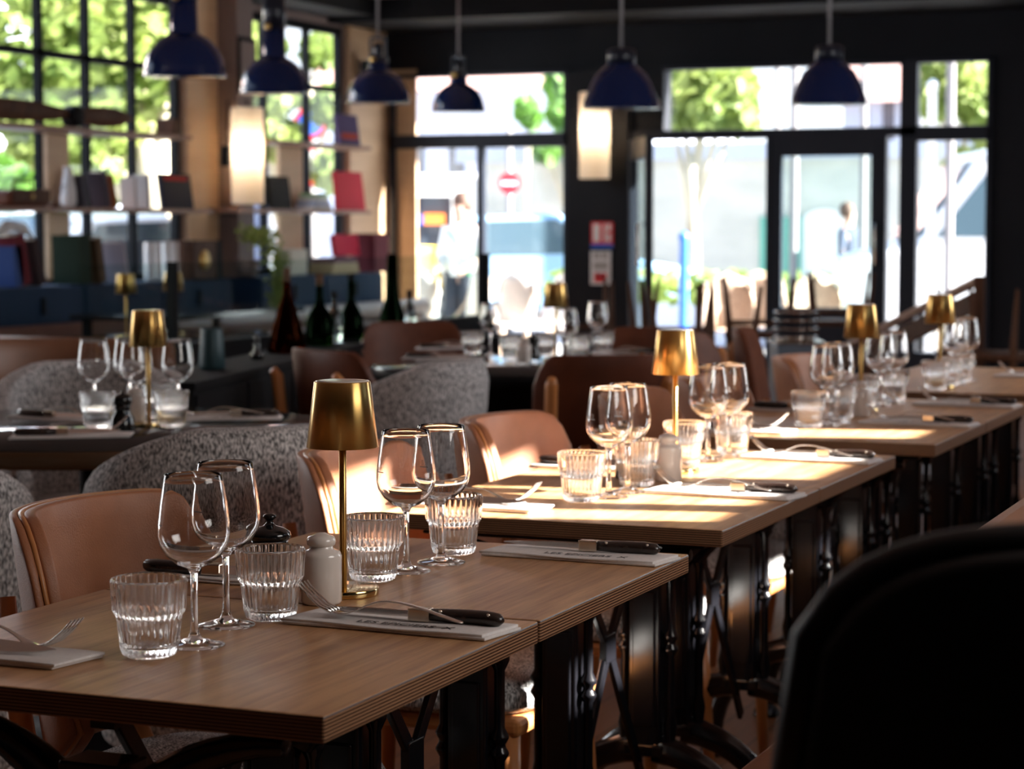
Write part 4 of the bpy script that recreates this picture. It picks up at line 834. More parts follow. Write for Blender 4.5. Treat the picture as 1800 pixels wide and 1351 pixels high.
# ---- tub chairs
def tub_chair():
    e = empty('tub_chair', (0, 0, 0), '', 'chair'); e.scale = (1, 1, 1.045)
    def fn(u, v):
        a = R(-135)+R(270)*u+math.pi; s = abs(u-.5)*2; zt = .80-.25*max(0, s-.22)**1.3; z = .18+(zt-.18)*v
        ro = .290-.045*(1-v)+(-.02 if v > .93 else 0); ri = ro-.075+(.04*0); ri = ro-.07+(.012 if v > .93 else 0)
        return (ro*math.cos(a), ro*math.sin(a), z), (ri*math.cos(a), ri*math.sin(a), z-.0)
    b = MB(); b.grid(fn, 30, 10); b.build('shell', M['tweed'], e, bevel=.012)
    b = MB(); b.lathe([(0, .30), (.205, .30), (.216, .33), (.216, .41), (.20, .44), (0, .45)], 28); b.build('seat_cushion', M['tweed'], e)
    b = MB(); b.lathe([(.18, .17), (.205, .18), (.205, .31), (.0, .31)], 24); b.build('seat_base', M['tweed'], e)
    for s in (-1, 1):
        for q in (-1, 1):
            b = MB(); b.tube([(q*.14, s*.14, .19), (q*.18, s*.18, 0)], [.016, .010], 8); b.build('leg', M['chairwood'], e)
    return e
TC = Proto(tub_chair)
rt = atd(164, 745, 5.30)        # small round table centre
def tub(px, D, lab, sc=None):
    o = place(TC, px, D, towards(px, D, rt.x, rt.y), lab)
    return o
tub(385, 4.47, 'large grey tweed tub chair with its back to us, left of the nearest lamp'); tub(-205, 4.35, 'grey tweed tub chair cut off by the left edge behind the near chair')
tub(150, 6.25, 'grey tweed tub chair on the far side of the small dark round table'); o = place(TC, 690, 6.5, R(175), 'grey tweed tub chair in half light right of the nearest brass lamp')
# ================================================================== RIGHT BENCH, BLACK CHAIR
e = empty('banquette', (-.67, 6.3, 0), 'brown leather banquette along the right side of the tables', 'bench')
b = MB(); b.box((-.16, -4.1, 0), (.2, 4.4, .33)); b.build('plinth', M['black'], e)
b = MB(); b.box((-.22, -4.2, .33), (.2, 4.5, .455)); b.build('seat_cushion', M['benchleather'], e, bevel=.03, seg=4)
b = MB(); b.box((.16, -4.2, .45), (.27, 4.5, .86)); b.build('backrest', M['benchleather'], e, bevel=.04, seg=4)
e = empty('black_chair', atd(1955, 400, 1.42).to_tuple()[:2]+(0,), 'black upholstered chair looming dark in the near right corner', 'chair', YAW+R(12))
b = MB()
def bf(u, v):
    s = (u-.5)*2; w = .215; cr = abs(s); zt = 1.03-.22*(1-(1-min(cr, .9999)**4)**.25); z = .46+(zt-.46)*v; y = -.05*(1-s*s)+.03*v*0; x = w*s*(1-.04*(1-v)); return (x, y-.03, z), (x, y+.02, z)
b.grid(bf, 26, 10); b.build('backrest', M['blackleather'], e, bevel=.01)
b = MB(); pts = []
for k in range(27):
    s = (k/26-.5)*2; pts.append((.217*s, -.05*(1-s*s)-.005, 1.03-.22*(1-(1-min(abs(s), .9999)**4)**.25)+.003))
b.tube(pts, .012, 10); b.build('rim_light_roll', M['blackleather'], e)  # roll added along the top rim for its line of light
b = MB(); b.cbox((0, .20, .44), (.44, .44, .09)); b.build('seat', M['blackleather'], e, bevel=.035, seg=4)
for sx in (-1, 1):
    for sy in (0.02, .38): b = MB(); b.tube([(sx*.18, sy, .42), (sx*.2, sy+(.02 if sy > .1 else -.02), 0)], [.018, .012], 10); b.build('leg', M['black'], e)
# ================================================================== ROUND TABLES
def round_table(c, r, label, drum=False):
    e = empty('round_table', (c.x, c.y, 0), label, 'table')
    b = MB(); b.lathe([(0, .735), (r-.02, .735), (r-.004, .74), (r-.004, .7485), (0, .75)], 64); b.build('tabletop', M['tabledark'], e)
    b = MB(); b.lathe([(r-.05, .70), (r-.01, .705), (r, .72), (r, .742), (r-.006, .746), (r-.02, .736), (r-.05, .734)], 64, closed=True); b.build('table_edge', M['tableedge'] if not drum else M['black'], e)
    b = MB()
    if drum: b.lathe([(.22, 0), (.24, .03), (.24, .06), (.2, .08), (.2, .60), (r*.8, .69), (r*.9, .735)], 40)
    else: b.lathe([(.24, 0), (.24, .015), (.05, .04), (.035, .1), (.035, .66), (.12, .72), (.12, .735)], 32)
    b.build('pedestal', M['black'], e); return e
round_table(rt, .575, 'small dark round table among the grey tub chairs'); round_table(tc_, .52, 'dark round table in the centre background, laid with glasses', True)
# ================================================================== TABLEWARE
NR = 32
def rib(lo, hi, amp):
    return lambda k, a: (amp*abs(math.cos(NR*a/2)) if lo <= k <= hi else 0)
def tumbler():
    P = [(0, .0), (.026, .0), (.030, .003), (.0315, .010), (.0345, .038), (.0355, .0445), (.0385, .0475), (.0395, .052), (.0405, .070), (.0415, .083), (.0412, .086), (.0398, .0865),
         (.0392, .083), (.0375, .066), (.0365, .050), (.0335, .042), (.0305, .018), (.027, .011), (0, .0095)]
    b = MB(); n = NR*6; am = .055
    def rb(k, a):
        if 3 <= k <= 5 or 7 <= k <= 9: return am*(abs(math.cos(NR*a/2))-.5)
        return 0
    pr = [(max(r, 1e-5), z) for r, z in P]; b.lathe(pr, n, rib=rb); o = b.build('tumbler', M['glass']); o['category'] = 'glass'; return o
def wineglass(h=.194):
    out = [(0, 0), (.033, 0), (.0342, .001), (.0335, .0022), (.020, .0055), (.008, .009), (.0050, .016), (.0042, .03), (.0040, .06), (.0045, .082), (.0080, .0885), (.020, .0935), (.0315, .103), (.0385, .115), (.0406, .126), (.0402, .139), (.0375, .162), (.0338, .186), (.0326, .1940), (.0321, .1945), (.0317, .1938),
           (.0329, .186), (.0366, .162), (.0393, .139), (.0397, .126), (.0376, .1157), (.0306, .1042), (.0190, .0955), (.0075, .0915), (0, .0905)]
    b = MB(); b.lathe([(max(r, 1e-5), z) for r, z in out], 64); e = bpy.data.objects.new('wine_glass', None); COL.objects.link(e); e['category'] = 'wine glass'
    b.build('glass_body', M['glass'], e)
    # etched measure mark and name on the bowl
    b = MB()
    def pt(a, z): r = .0400+.0003-.12*max(0, z-.142); return (r*math.cos(a), r*math.sin(a), z)
    def stroke(a0, z0, a1, z1, w=.0006):
        b.add([pt(a0, z0-w), pt(a1, z1-w), pt(a1, z1+w), pt(a0, z0+w)], [(0, 1, 2, 3)])
    A0 = R(-132)
    stroke(A0-.16, .139, A0+.22, .139); 
    for k, s in enumerate('OIOI'):
        a = A0-.12+k*.08
        if s == 'O':
            for j in range(8):
                t0, t1 = j*math.pi/4, (j+1)*math.pi/4; stroke(a+.025*math.cos(t0), .145+.0034*math.sin(t0), a+.025*math.cos(t1), .145+.0034*math.sin(t1), .0004)
        else: b.add([pt(a-.008, .1415), pt(a+.008, .1415), pt(a+.008, .1485), pt(a-.008, .1485)], [(0, 1, 2, 3)])
    b.build('etched_mark', M['etch'], e); return e
def lamp():
    e = empty('table_lamp', (0, 0, 0), '', 'table lamp')
    b = MB(); b.lathe([(0, 0), (.0455, 0), (.046, .001), (.046, .0085), (.0452, .0095), (0, .0097)], 56); b.build('base', M['brasspol'], e, bevel=.0005)
    b = MB(); b.lathe([(.0048, .0097), (.0048, .215)], 20); b.build('pole', M['brass'], e)
    b = MB(); b.lathe([(.0462, .190), (.0362, .2735), (.0352, .2745), (.0345, .2738), (.0345, .270), (.0452, .190)], 64, closed=True); b.build('lamp_shade', M['brass'], e)
    b = MB(); b.lathe([(.0, .270), (.0338, .270), (.0338, .2752), (.030, .2756), (0, .2757)], 48); b.build('top_disc', M['ceramic'], e)
    return e
def salt():
    e = empty('salt_shaker', (0, 0, 0), '', 'salt shaker')
    b = MB(); b.lathe([(0, 0), (.0235, 0), (.0255, .003), (.0255, .060), (.0235, .0655), (.016, .068), (.0145, .071), (.0145, .073)], 40); b.build('pot', M['ceramic'], e)
    b = MB(); b.lathe([(.0145, .0725), (.0175, .074), (.0185, .079), (.0165, .084), (.009, .0865), (.006, .0885), (.0, .0895)], 32); b.build('lid', M['ceramic'], e); return e
def pepper():
    e = empty('pepper_pot', (0, 0, 0), '', 'pepper pot')
    b = MB(); b.lathe([(0, 0), (.0225, 0), (.0245, .003), (.0235, .035), (.0235, .068), (.0245, .072), (.0, .073)], 36); b.build('pot', M['blackceramic'], e)
    b = MB(); b.lathe([(.0255, .0725), (.0275, .077), (.026, .082), (.018, .087), (.008, .090), (.0045, .094), (.0045, .097), (.0085, .100), (.0085, .103), (.004, .1055), (0, .106)], 32); b.build('lid', M['blackceramic'], e); return e
def mill():
    e = empty('pepper_mill', (0, 0, 0), '', 'pepper mill')
    b = MB(); b.lathe([(0, 0), (.028, 0), (.029, .01), (.027, .03), (.018, .045), (.019, .055), (.021, .06), (0, .061)], 28); b.build('body', M['blackceramic'], e)
    b = MB(); b.lathe([(.019, .06), (.0225, .066), (.0225, .078), (.017, .084), (.004, .087), (.005, .092), (.0, .096)], 28); b.build('cap', M['blackceramic'], e); return e
# text helper: glyph outlines become a thin mesh
def text_mesh(s, size, name, m, parent, loc, rot):
    c = bpy.data.curves.new('t', 'FONT'); c.body = s; c.size = size; c.align_x = 'CENTER'; c.align_y = 'CENTER'; c.extrude = .00015
    o = bpy.data.objects.new('t', c); COL.objects.link(o); bpy.context.view_layer.update()
    me = bpy.data.meshes.new_from_object(o.evaluated_get(bpy.context.evaluated_depsgraph_get())); bpy.data.objects.remove(o)
    me.materials.clear(); me.materials.append(m); q = bpy.data.objects.new(name, me); COL.objects.link(q); q.parent = parent; q.location = loc; q.rotation_euler = rot; return q
def napkin():
    """long side along X"""
    e = empty('folded_napkin', (0, 0, 0), '', 'napkin')
    for k, (z, dx) in enumerate(((0, 0), (.0032, .004))):
        b = MB()
        def fn(u, v, z=z, dx=dx):
            x = -.133+.266*u-dx; y = -.040+.080*v+.002*math.sin(u*5+k); w = .0006*math.sin(u*9)+.0012*abs(u-.5)
            skew = .010*(v-.5)
            return (x+skew, y, z+.0030+w), (x+skew, y, z+.0002)
        b.grid(fn, 14, 4); b.build('napkin_fold', M['napkin'], e, bevel=.0008)
    text_mesh('LES EPICIERS  X', .0185, 'napkin_print', M['print'], e, (.015, -.020, .0073), (0, 0, 0))
    return e
def knife():
    """point towards -X, length .235"""
    e = empty('steak_knife', (0, 0, 0), '', 'knife')
    b = MB(); prof = [(-.118, .0), (-.10, .0055), (-.07, .009), (-.03, .0105), (.0, .0095), (.0, -.0075), (-.04, -.0085), (-.08, -.006), (-.105, -.0025)]
    b.prism(prof, -.0008, .0008, 'z'); o = b.build('blade', M['steel'], e); o.rotation_euler = (R(-32), 0, 0)
    b = MB(); b.box((-.002, -.0082, -.0078), (.026, .0085, .0078)); b.build('bolster', M['bolster'], e, bevel=.002)
    b = MB()
    pts = [(.026, .001, 0), (.045, .0018, 0), (.07, .002, 0), (.095, .0, 0), (.112, -.004, 0), (.118, -.007, 0)]
    b.tube(pts, [.0086, .0094, .0103, .0108, .0092, .004], 14, flat=.86, nrm=(0, 0, 1)); b.build('handle', M['handle'], e)
    b = MB()
    for x, y in ((.04, .002), (.102, -.001)): b.lathe([(.0018, .0), (.0018, .0110), (0, .0113)], 10, M=Matrix.Translation((x, y, .0015)) @ Matrix.Rotation(R(62), 4, 'X'))
    b.build('rivet', M['bolster'], e); return e
def fork():
    """tines towards -X, raised; origin where the root touches the napkin"""
    e = empty('fork', (0, 0, 0), '', 'fork'); e.scale = (1.12, 1.18, 1.2)
    b = MB()
    for k in range(4):
        y = (k-1.5)*.0058; b.tube([(-.052, y*1.02, .029), (-.040, y, .0175), (-.026, y, .0075), (-.012, y*.95, .0025)], [.0009, .0013, .0015, .0016], 7)
    b.build('tines', M['steel'], e)
    b = MB(); W_ = [(-.014, .0105, .0028), (-.004, .0108, .0010), (.006, .0085, .0012), (.018, .0035, .0065), (.034, .0026, .0135), (.050, .0028, .0175), (.080, .0036, .0150), (.11, .0052, .0085), (.135, .0065, .0028), (.143, .0045, .0018)]
    vs = []; 
    for x, w, z in W_: vs += [(x, -w, z-.0009), (x, w, z-.0009), (x, w, z+.0011), (x, -w, z+.0011)]
    fs = [(0, 1, 2, 3), tuple(len(vs)-4+i for i in (3, 2, 1, 0))]
    for k in range(len(W_)-1):
        for i in range(4): a = k*4+i; c = k*4+(i+1) % 4; fs.append((a, a+4, c+4, c))
    b.add(vs, fs, 0, True); b.build('handle', M['steel'], e, sub=1); return e
GT, GW, GL, GS, GP, GM = Proto(tumbler), Proto(wineglass), Proto(lamp), Proto(salt), Proto(pepper), Proto(mill)
GN, GK, GF = Proto(napkin), Proto(knife), Proto(fork)
ZT = .7505
XM = -1.277
# ---- near pair of tables
gA = 'glasses on the nearest pair of tables'
GT((-1.283, 2.052, ZT), 0, 'ribbed tumbler nearest to us, beside the near left napkin', gA); GW((-1.266, 2.120, ZT), 0, 'wine glass nearest to us, overlapping the tan chair', gA); GW((-1.296, 2.243, ZT), .3, 'wine glass just behind the nearest one, before grey tweed', gA)
GT((-1.270, 2.304, ZT), .1, 'ribbed tumbler left of the nearest salt pot, before the black pepper pot', gA); GP((-1.352, 2.452, ZT), 0, 'black glazed pepper pot behind the second tumbler'); GS((-1.264, 2.425, ZT), 0, 'white salt pot left of the nearest brass lamp')
GL((-1.270, 2.497, ZT), 0, 'nearest brass table lamp on a round base'); GT((-1.284, 2.612, ZT), .05, 'ribbed tumbler just right of the nearest lamp pole', gA); GW((-1.274, 2.695, ZT), .1, 'wine glass right of the nearest lamp, before the sunlit chair', gA); GW((-1.262, 2.785, ZT), .5, 'wine glass overlapping behind the one right of the nearest lamp', gA)
GT((-1.281, 2.870, ZT), .2, 'ribbed tumbler at the far end of the near pair of tables', gA)
def setting(y, x, rot, where, side, ft=0):
    """rot 0: sitter on the right bench; pi: sitter on the left chair"""
    c, s = math.cos(rot), math.sin(rot)
    def P(dx, dy, z): return (x+dx*c-dy*s, y+dx*s+dy*c, z)
    GN(P(0, 0, ZT+.0002), rot-R(1.5), 'folded printed napkin '+where, 'printed napkins'); GK(P(.008, .012, ZT+.0150), rot+R(1), 'dark handled knife '+where, 'dark handled knives'); GF(P(-.07+ft, -.008, ZT+.0122), rot-R(4), 'steel fork on the napkin '+where, 'steel forks')
setting(2.312, -1.100, 0, 'right of the nearest salt pot and lamp', 'r')
# the second right setting lies without a visible fork crossing
GN((-1.098, 2.905, ZT+.0002), R(-1), 'folded white printed napkin at the far right corner of the near tables', 'printed napkins'); GK((-1.105, 2.925, ZT+.0150), R(3), 'dark handled knife on the napkin at the far right corner of the near tables', 'dark handled knives')
setting(1.985, -1.462, math.pi, 'at the lower left edge of the picture', 'l'); 
GN((-1.452, 2.545, ZT+.0002), math.pi, 'folded napkin behind the two nearest wine glasses', 'printed napkins'); GK((-1.47, 2.53, ZT+.0150), math.pi+R(3), 'dark handled knife behind the two nearest wine glasses', 'dark handled knives')
# ---- second and third pair
def pair(y0, tag_, xs=0, lampy=None, full=True):
    g = 'glasses on the '+tag_
    w = lambda s: s+' on the '+tag_
    GT((-1.325+xs, y0+.095, ZT), .3, w('ribbed tumbler at the near end'), g); GW((-1.300+xs, y0+.163, ZT), .2, w('wine glass nearest to us'), g); GW((-1.295+xs, y0+.247, ZT), .6, w('second wine glass from the near end'), g); GT((-1.312+xs, y0+.345, ZT), 0, w('ribbed tumbler beside the salt pot'), g)
    GS((-1.285+xs, y0+.445, ZT), 0, w('white ceramic salt pot')); GP((-1.370+xs, y0+.46, ZT), 0, w('black glazed pepper pot')); GL((-1.318+xs, lampy or y0+.585, ZT), 0, w('brass table lamp'))
    GT((-1.345+xs, y0+.725, ZT), .15, w('ribbed tumbler just behind the lamp'), g); GW((-1.318+xs, y0+.796, ZT), .2, w('wine glass right after the lamp'), g); GW((-1.300+xs, y0+.882, ZT), .9, w('farthest wine glass'), g); GT((-1.318+xs, y0+.965, ZT), 0, w('farthest ribbed tumbler'), g)
pair(3.415, 'sun patched pair of tables'); pair(4.93, 'third pair of tables')
setting(3.690, -1.122, 0, 'at the right side of the third table', 'r'); setting(4.315, -1.13, 0, 'in full sun on the fourth table', 'r'); setting(3.365, -1.475, math.pi, 'in the sun at the near left corner of table three', 'l'); setting(4.00, -1.47, math.pi, 'at the left side of the fourth table', 'l')
setting(5.20, -1.10, 0, 'at the right side of the fifth table', 'r'); setting(5.80, -1.10, 0, 'at the right side of the sixth table', 'r'); setting(4.86, -1.46, math.pi, 'at the left side of the fifth table', 'l'); setting(5.47, -1.46, math.pi, 'at the left side of the sixth table', 'l')
g = 'glasses on the farthest pair of tables'
GL((-1.30, 6.42, ZT), 0, 'farthest brass table lamp of the row, near the right edge')
for y, k in ((6.32, 't'), (6.52, 't'), (6.60, 'w'), (6.70, 't'), (6.78, 'w')): (GT if k == 't' else GW)((-1.29, y, ZT), .3, ('ribbed tumbler' if k == 't' else 'wine glass')+' beside the farthest lamp of the row, '+{6.32: 'left of its pole', 6.52: 'just right of its pole', 6.60: 'behind the nearer tumbler', 6.70: 'farther back', 6.78: 'farthest back'}[y], g)
setting(7.0, -1.10, 0, 'on the farthest oak table', 'r')
# ---- small round table
g = 'glasses on the small round table'
GL(at(262, 748, ZT), 0, 'brass table lamp on the small dark round table')
GT(at(172, 752, ZT), 0, 'ribbed tumbler left of the pepper mill on the small round table', g); GT(at(302, 750, ZT), .2, 'ribbed tumbler right of the lamp pole on the small round table', g); GM(at(216, 757, ZT), 0, 'turned black pepper mill on the small round table'); GS(at(238, 745, ZT), 0, 'white salt pot behind the black pepper mill'); 
GW(at(166, 733, ZT), 0, 'leftmost wine glass on the small round table', g); GW(at(240, 738, ZT), .4, 'middle wine glass on the small round table', g); GW(at(313, 733, ZT), .8, 'right wine glass on the small round table', g); GW(at(228, 728, ZT), .8, 'wine glass hidden behind the lamp shade on the small round table', g); GT(at(280, 735, ZT), .8, 'ribbed tumbler behind the lamp on the small round table', g)
def set2(p, rot, where):
    c, s = math.cos(rot), math.sin(rot)
    def P(dx, dy, z): return (p.x+dx*c-dy*s, p.y+dx*s+dy*c, z)
    GN(P(0, 0, ZT+.0002), rot, 'folded napkin '+where, 'printed napkins'); GK(P(.008, .012, ZT+.0150), rot+R(2), 'dark handled knife '+where, 'dark handled knives'); GF(P(-.07, -.010, ZT+.0122), rot-R(3), 'steel fork '+where, 'steel forks')
set2(at(125, 768, ZT), YAW+R(180)+R(12), 'at the near side of the small round table'); set2(at(105, 738, ZT), YAW+R(150), 'at the left side of the small round table'); set2(at(400, 737, ZT), YAW+R(8), 'at the right side of the small round table')
# ---- dark centre round table
g = 'glasses on the dark centre round table'
GL(at(977, 634, ZT), 0, 'brass table lamp on the dark centre round table')
for px, py, k, lab in [(830, 622, 't', 'leftmost ribbed tumbler on the dark centre table'), (862, 625, 'w', 'left wine glass on the dark centre table'), (898, 630, 't', 'ribbed tumbler left of the black mill on the dark centre table'), (996, 640, 'w', 'wine glass in front of the lamp on the dark centre table'), (1018, 632, 't', 'ribbed tumbler right of the lamp on the dark centre table'), (1050, 620, 'w', 'right wine glass before the pilaster on the dark centre table'), (1060, 622, 't', 'rightmost ribbed tumbler on the dark centre table'), (958, 626, 't', 'ribbed tumbler behind the black mill on the dark centre table')]:
    (GT if k == 't' else GW)(at(px, py, ZT), px*.01, lab, g)
GM(at(937, 632, ZT), 0, 'black pepper mill on the dark centre table'); GS(at(921, 638, ZT), 0, 'white salt pot left of the black mill on the dark centre table')
set2(at(775, 631, ZT), YAW+R(170), 'at the left of the dark centre table'); set2(at(1105, 624, ZT), YAW+R(10), 'at the right of the dark centre table'); set2(at(790, 613, ZT), YAW+R(200), 'at the far left of the dark centre table')
# ================================================================== SIDEBOARD, SCREEN, BOTTLES, BENCH
p0, p1 = at(345, 672, .76), at(640, 603, .76); d = (p1-p0); ang = math.atan2(d.y, d.x); Ls = d.length
nrm = Vector((-math.sin(ang), math.cos(ang), 0)); cS = (p0+p1)/2+nrm*.13
e = empty('sideboard', (cS.x, cS.y, 0), 'black service sideboard carrying bottles, behind the small round table', 'sideboard', ang)
b = MB(); b.box((-Ls/2, -.12, .06), (Ls/2, .12, .735)); b.build('body', M['black'], e, bevel=.004); b = MB(); b.box((-Ls/2-.01, -.13, .735), (Ls/2+.01, .13, .76)); b.build('top', M['black'], e, bevel=.003)
b = MB(); b.box((-Ls/2+.03, -.10, 0), (Ls/2-.03, .10, .06)); b.build('plinth', M['black'], e)
for k in range(4): b = MB(); w = Ls/4; b.box((-Ls/2+k*w+.01, -.130, .1), (-Ls/2+(k+1)*w-.01, -.12, .72)); b.build('door', M['black'], e, bevel=.003)
ZS = .7605
M['cola'] = glassmat('dark_brown_liquid_glass', (.10, .025, .008)); M['greenglass'] = glassmat('dark_green_bottle_glass', (.03, .06, .03)); M['cork'] = mat('cork_stopper', (.12, .06, .03), .8); M['clearb'] = glassmat('pale_bottle_glass', (.8, .87, .88)); M['label'] = mat('cream_bottle_label', (.55, .5, .42), .7); M['teal'] = mat('dark_teal_enamel', (.02, .055, .065), .45)
def bottle(px, frac, prof, m, label, capm=None, cap=None, band=None, cat='bottle', name='bottle', off=.12):
    q = p0+d*frac+nrm*off; e = empty(name, (q.x, q.y, ZS), label, cat); b = MB(); b.lathe([(max(r, 1e-5), z) for r, z in prof], 28); b.build('body', m, e)
    if cap: b = MB(); b.lathe(cap, 16); b.build('stopper', capm, e)
    if band: b = MB(); b.lathe(band[:2], 28); b.build('label_band', band[2], e)
    return e
def fr_of(px, off=.13):  # fraction along the sideboard whose centre line projects on column px
    best = min(range(-60, 460), key=lambda k: abs(proj((p0+d*k/400+nrm*off))-px)); return best/400
def proj(v):
    q = Matrix.Rotation(-YAW, 3, 'Z') @ Vector(v); c, s = math.cos(PITCH), math.sin(PITCH); z = v.z-CH; return 900+F*q.x/(q.y*c-z*s)
bottle(0, fr_of(372, .13), [(0, 0), (.040, 0), (.044, .01), (.036, .13), (.034, .135), (.030, .13), (.0, .128)], M['teal'], 'dark teal ice bucket at the left end of the sideboard', cat='bucket', name='ice_bucket', off=.13)
bottle(0, fr_of(452, .13), [(0, 0), (.022, 0), (.022, .02), (.010, .035), (.012, .055), (.009, .065), (.013, .075), (0, .09)], M['blackceramic'], 'small turned black grinder on the sideboard', cat='grinder', name='spice_grinder', off=.13)
bottle(0, fr_of(505), [(0, 0), (.070, 0), (.074, .006), (.055, .09), (.032, .17), (.016, .215), (.014, .25), (.017, .262), (.0, .262)], M['cola'], 'conical decanter of dark red brown liquid on the sideboard', M['cork'], [(.011, .25), (.013, .30), (.012, .312), (0, .314)], ([(.0165, .232), (.0178, .252)], None, M['steel']) if False else None, 'decanter', 'decanter', .13)
bottle(0, fr_of(562, .13), [(0, 0), (.052, 0), (.055, .01), (.055, .09), (.040, .13), (.019, .16), (.0145, .19), (.0145, .27), (.016, .275), (0, .275)], M['greenglass'], 'dark bellied bottle right of the conical decanter', M['cork'], [(.0150, .235), (.0155, .282), (0, .284)], None, off=.13)
bottle(0, fr_of(588, .13), [(0, 0), (.032, 0), (.034, .006), (.034, .10), (.026, .125), (.012, .145), (.011, .18), (0, .18)], M['clearb'], 'small pale bottle with a black cap beside the dark bellied bottle', M['black'], [(.0125, .175), (.0125, .205), (0, .206)], None, off=.13)
bottle(0, fr_of(628, .13), [(0, 0), (.048, 0), (.050, .01), (.050, .09), (.030, .13), (.0145, .16), (.013, .26), (.015, .265), (0, .265)], M['greenglass'], 'slim necked dark bottle, right end of the sideboard', M['black'], [(.014, .24), (.0145, .27), (0, .272)], None, off=.13)
# bottles on a further dark console
q = atd(690, 640, 9.9)
e = empty('console_table', (q.x+.1, q.y, 0), 'low black console behind the dark chairs, carrying two bottles', 'console', YAW); b = MB(); b.box((-.35, -.14, .70), (.40, .14, .74)); b.build('top', M['black'], e, bevel=.003)
for sx in (-.33, .38):
    for sy in (-.12, .12): b = MB(); b.box((sx-.014, sy-.014, 0), (sx+.014, sy+.014, .70)); b.build('leg', M['black'], e)
for px, prof, m, cap, lab in [(690, [(0, 0), (.06, 0), (.062, .02), (.055, .09), (.034, .16), (.026, .22), (.024, .36), (0, .365)], 'greenglass', None, 'tall black magnum bottle before the left edge of the shop window'), (720, [(0, 0), (.03, 0), (.03, .1), (.02, .13), (.011, .15), (.011, .17), (0, .17)], 'clearb', [(.013, .168), (.013, .2), (0, .2)], 'small clear bottle with a black cap right of the magnum')]:
    s_ = atd(px, 640, 9.9); e = empty('bottle', (s_.x, s_.y, .7405), lab, 'bottle'); b = MB(); b.lathe([(max(r, 1e-5), z) for r, z in prof], 24); b.build('body', M[m], e)
    if cap: b = MB(); b.lathe(cap, 14); b.build('stopper', M['black'], e)
# glass screen on a low black wall
e = empty('glass_screen', (-4.80, 9.20, 0), 'clear glass screen with black posts on a low black partition', 'screen')
b = MB(); b.box((-.05, -2.05, 0), (.05, 2.05, .74)); b.build('partition', M['black'], e, bevel=.003)
for k, y in enumerate(( atx(303, 500, -4.80).y-9.20, 2.0)): b = MB(); b.box((-.018, y-.018, .74), (.018, y+.018, 1.08)); b.build('post', M['black'], e)
b = MB(); b.box((-.005, -1.98, .745), (.005, 1.98, 1.075)); b.build('glass_panel', M['tintpane'], e)
# front banquette facing the small round table
qa = at(-80, 590, .87); yb = qa.y+.05
xa, xb = at(-420, 590, .87).x, -3.98
roll_bench('banquette', xa, 6.55, xb, 6.55, 'saddle brown banquette with two fat rolls behind the small round table', M['saddle'], (0, -1, 0), .835, 2, .43)
# lamps seen on a farther table along the left wall
e = empty('wall_table', (XL+1.35, 10.9, 0), 'small black table before the left wall banquette', 'table'); b = MB(); b.box((-.3, -.8, .72), (.3, .8, .75)); b.build('top', M['tabledark'], e, bevel=.003)
for sx in (-.25, .25):
    for sy in (-.7, .7): b = MB(); b.box((sx-.02, sy-.02, 0), (sx+.02, sy+.02, .72)); b.build('leg', M['black'], e)
def on_x(px, x): return atx(px, 560, x).y
e = empty('wall_table', (-5.12, on_x(262, -5.12), 0), 'narrow black table behind the glass screen, carrying two brass lamps', 'table'); b = MB(); b.box((-.25, -.62, .72), (.25, .62, .75)); b.build('top', M['tabledark'], e, bevel=.003)
for sx in (-.2, .2):
    for sy in (-.55, .55): b = MB(); b.box((sx-.02, sy-.02, 0), (sx+.02, sy+.02, .72)); b.build('leg', M['black'], e)
GL((-5.12, on_x(222, -5.12), ZT), 0, 'brass lamp left of the near one, blurred behind the glass screen'); GL((-5.12, on_x(305, -5.12), ZT), 0, 'brass lamp behind the black screen post')
# ================================================================== FAR FURNITURE NEAR THE DOOR
D_ = 12.0; s_ = atd(1398, 600, D_)
e = empty('service_trolley', (s_.x, s_.y, 0), 'grey blue service cabinet stacked with dark trays before the door', 'cabinet', YAW); zt_ = atd(1398, 602, D_).z
b = MB(); b.box((-.12, -.2, 0), (.12, .2, zt_)); b.build('body', mat('slate_cabinet', (.10, .13, .17), .5), e, bevel=.005); b = MB(); b.box((-.13, -.21, zt_), (.13, .21, zt_+.015)); b.build('top', M['steel'], e)
for k in range(7):
    b = MB(); b.lathe([(0, 0), (.10, 0), (.12, .018), (.118, .02), (.1, .004), (0, .004)], 24); o = b.build('serving_tray', M['frame'] if k % 2 else M['steel']); o.location = (s_.x, s_.y, zt_+.016+k*.0225); tag(o, ['lowest', 'second', 'third', 'fourth', 'fifth', 'sixth', 'topmost'][k]+' round tray of the stack on the service cabinet', 'tray', 'stack of round trays')
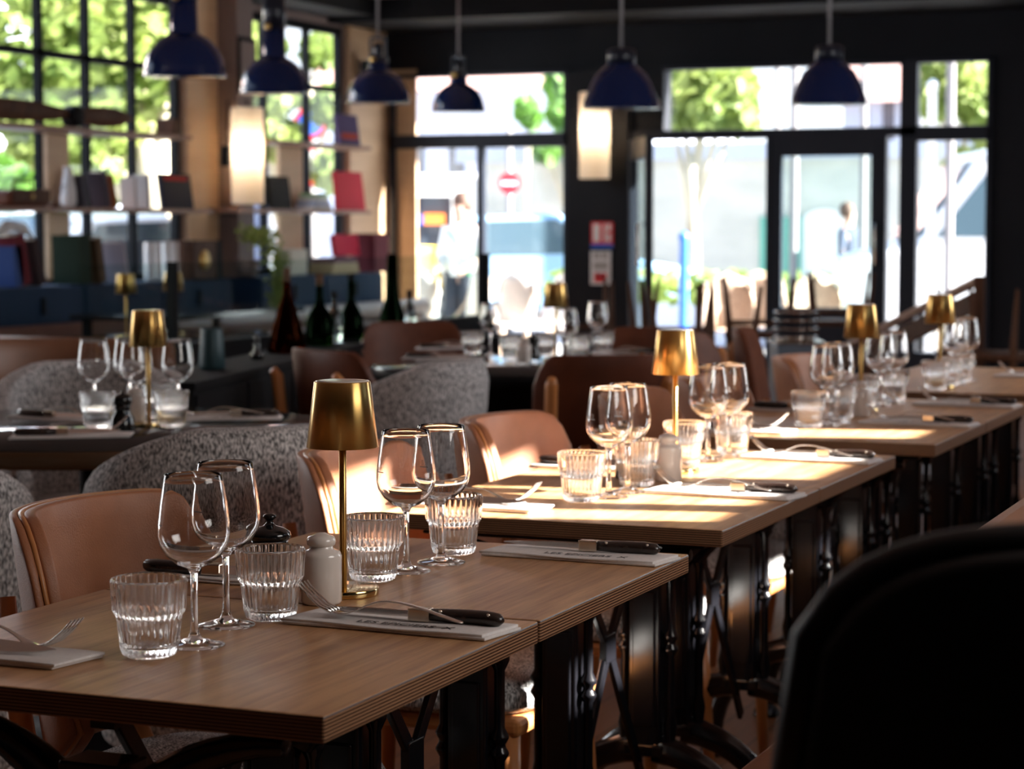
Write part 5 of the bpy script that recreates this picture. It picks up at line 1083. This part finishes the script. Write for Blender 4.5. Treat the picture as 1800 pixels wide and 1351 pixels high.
# bar-height wooden stools with tall legs
def stool():
    e = empty('bar_stool', (0, 0, 0), '', 'stool')
    for sx in (-1, 1):
        for sy in (-1, 1): b = MB(); b.tube([(sx*.19, sy*.19, 0), (sx*.17, sy*.17, .62), (sx*.20, sy*.20, .93)], [.014, .021, .010], 8); b.build('leg', M['darkwood'], e)
    b = MB(); b.box((-.2, -.2, .58), (.2, .2, .62)); b.build('seat', M['darkwood'], e, bevel=.02); b = MB(); b.bar((-.18, .17, .66), (.18, .17, .66), .02, .03); b.build('back_rail', M['darkwood'], e); return e
ST = Proto(stool)
for px, D, lab in [(1070, 12.4, 'dark wooden high chair before the pilaster'), (1180, 12.0, 'dark wooden high chair left of the blue bollard'), (1240, 11.0, 'dark wooden high chair before the open door'), (1335, 12.9, 'dark wooden high chair left of the service cabinet'), (1478, 14.6, 'dark wooden high chair right of the service cabinet'), (1748, 10.9, 'dark wooden high chair near the right dark wall')]:
    place(ST, px, D, random.uniform(0, 1.5), lab)
# sloping timber rail on the right
a, c = atd(1480, 612, 13.2), atd(1722, 492, 11.6)
e = empty('stair_handrail', ((a.x+c.x)/2, (a.y+c.y)/2, 0), 'sloping brown timber handrail panel before the right shop window', 'handrail'); o3 = Vector(((a.x+c.x)/2, (a.y+c.y)/2, 0))
b = MB(); b.bar(a-o3, c-o3, .05, .04); b.build('rail', M['shelf'], e, bevel=.006)
b = MB(); A_, C_ = a-o3, c-o3; th = (C_-A_).cross(Vector((0, 0, 1))).normalized()*.015
vs = [v+s*th for s in (-1, 1) for v in (Vector((A_.x, A_.y, .35)), Vector((C_.x, C_.y, .35+C_.z-A_.z)), C_-Vector((0, 0, .05)), A_-Vector((0, 0, .05)))]
b.add(vs, [(0, 1, 2, 3), (7, 6, 5, 4), (0, 4, 5, 1), (1, 5, 6, 2), (2, 6, 7, 3), (3, 7, 4, 0)]); b.build('panel', M['darkwood'], e)
for v in (A_, C_): b = MB(); b.box((v.x-.025, v.y-.025, 0), (v.x+.025, v.y+.025, v.z+.02)); b.build('post', M['darkwood'], e, bevel=.004)
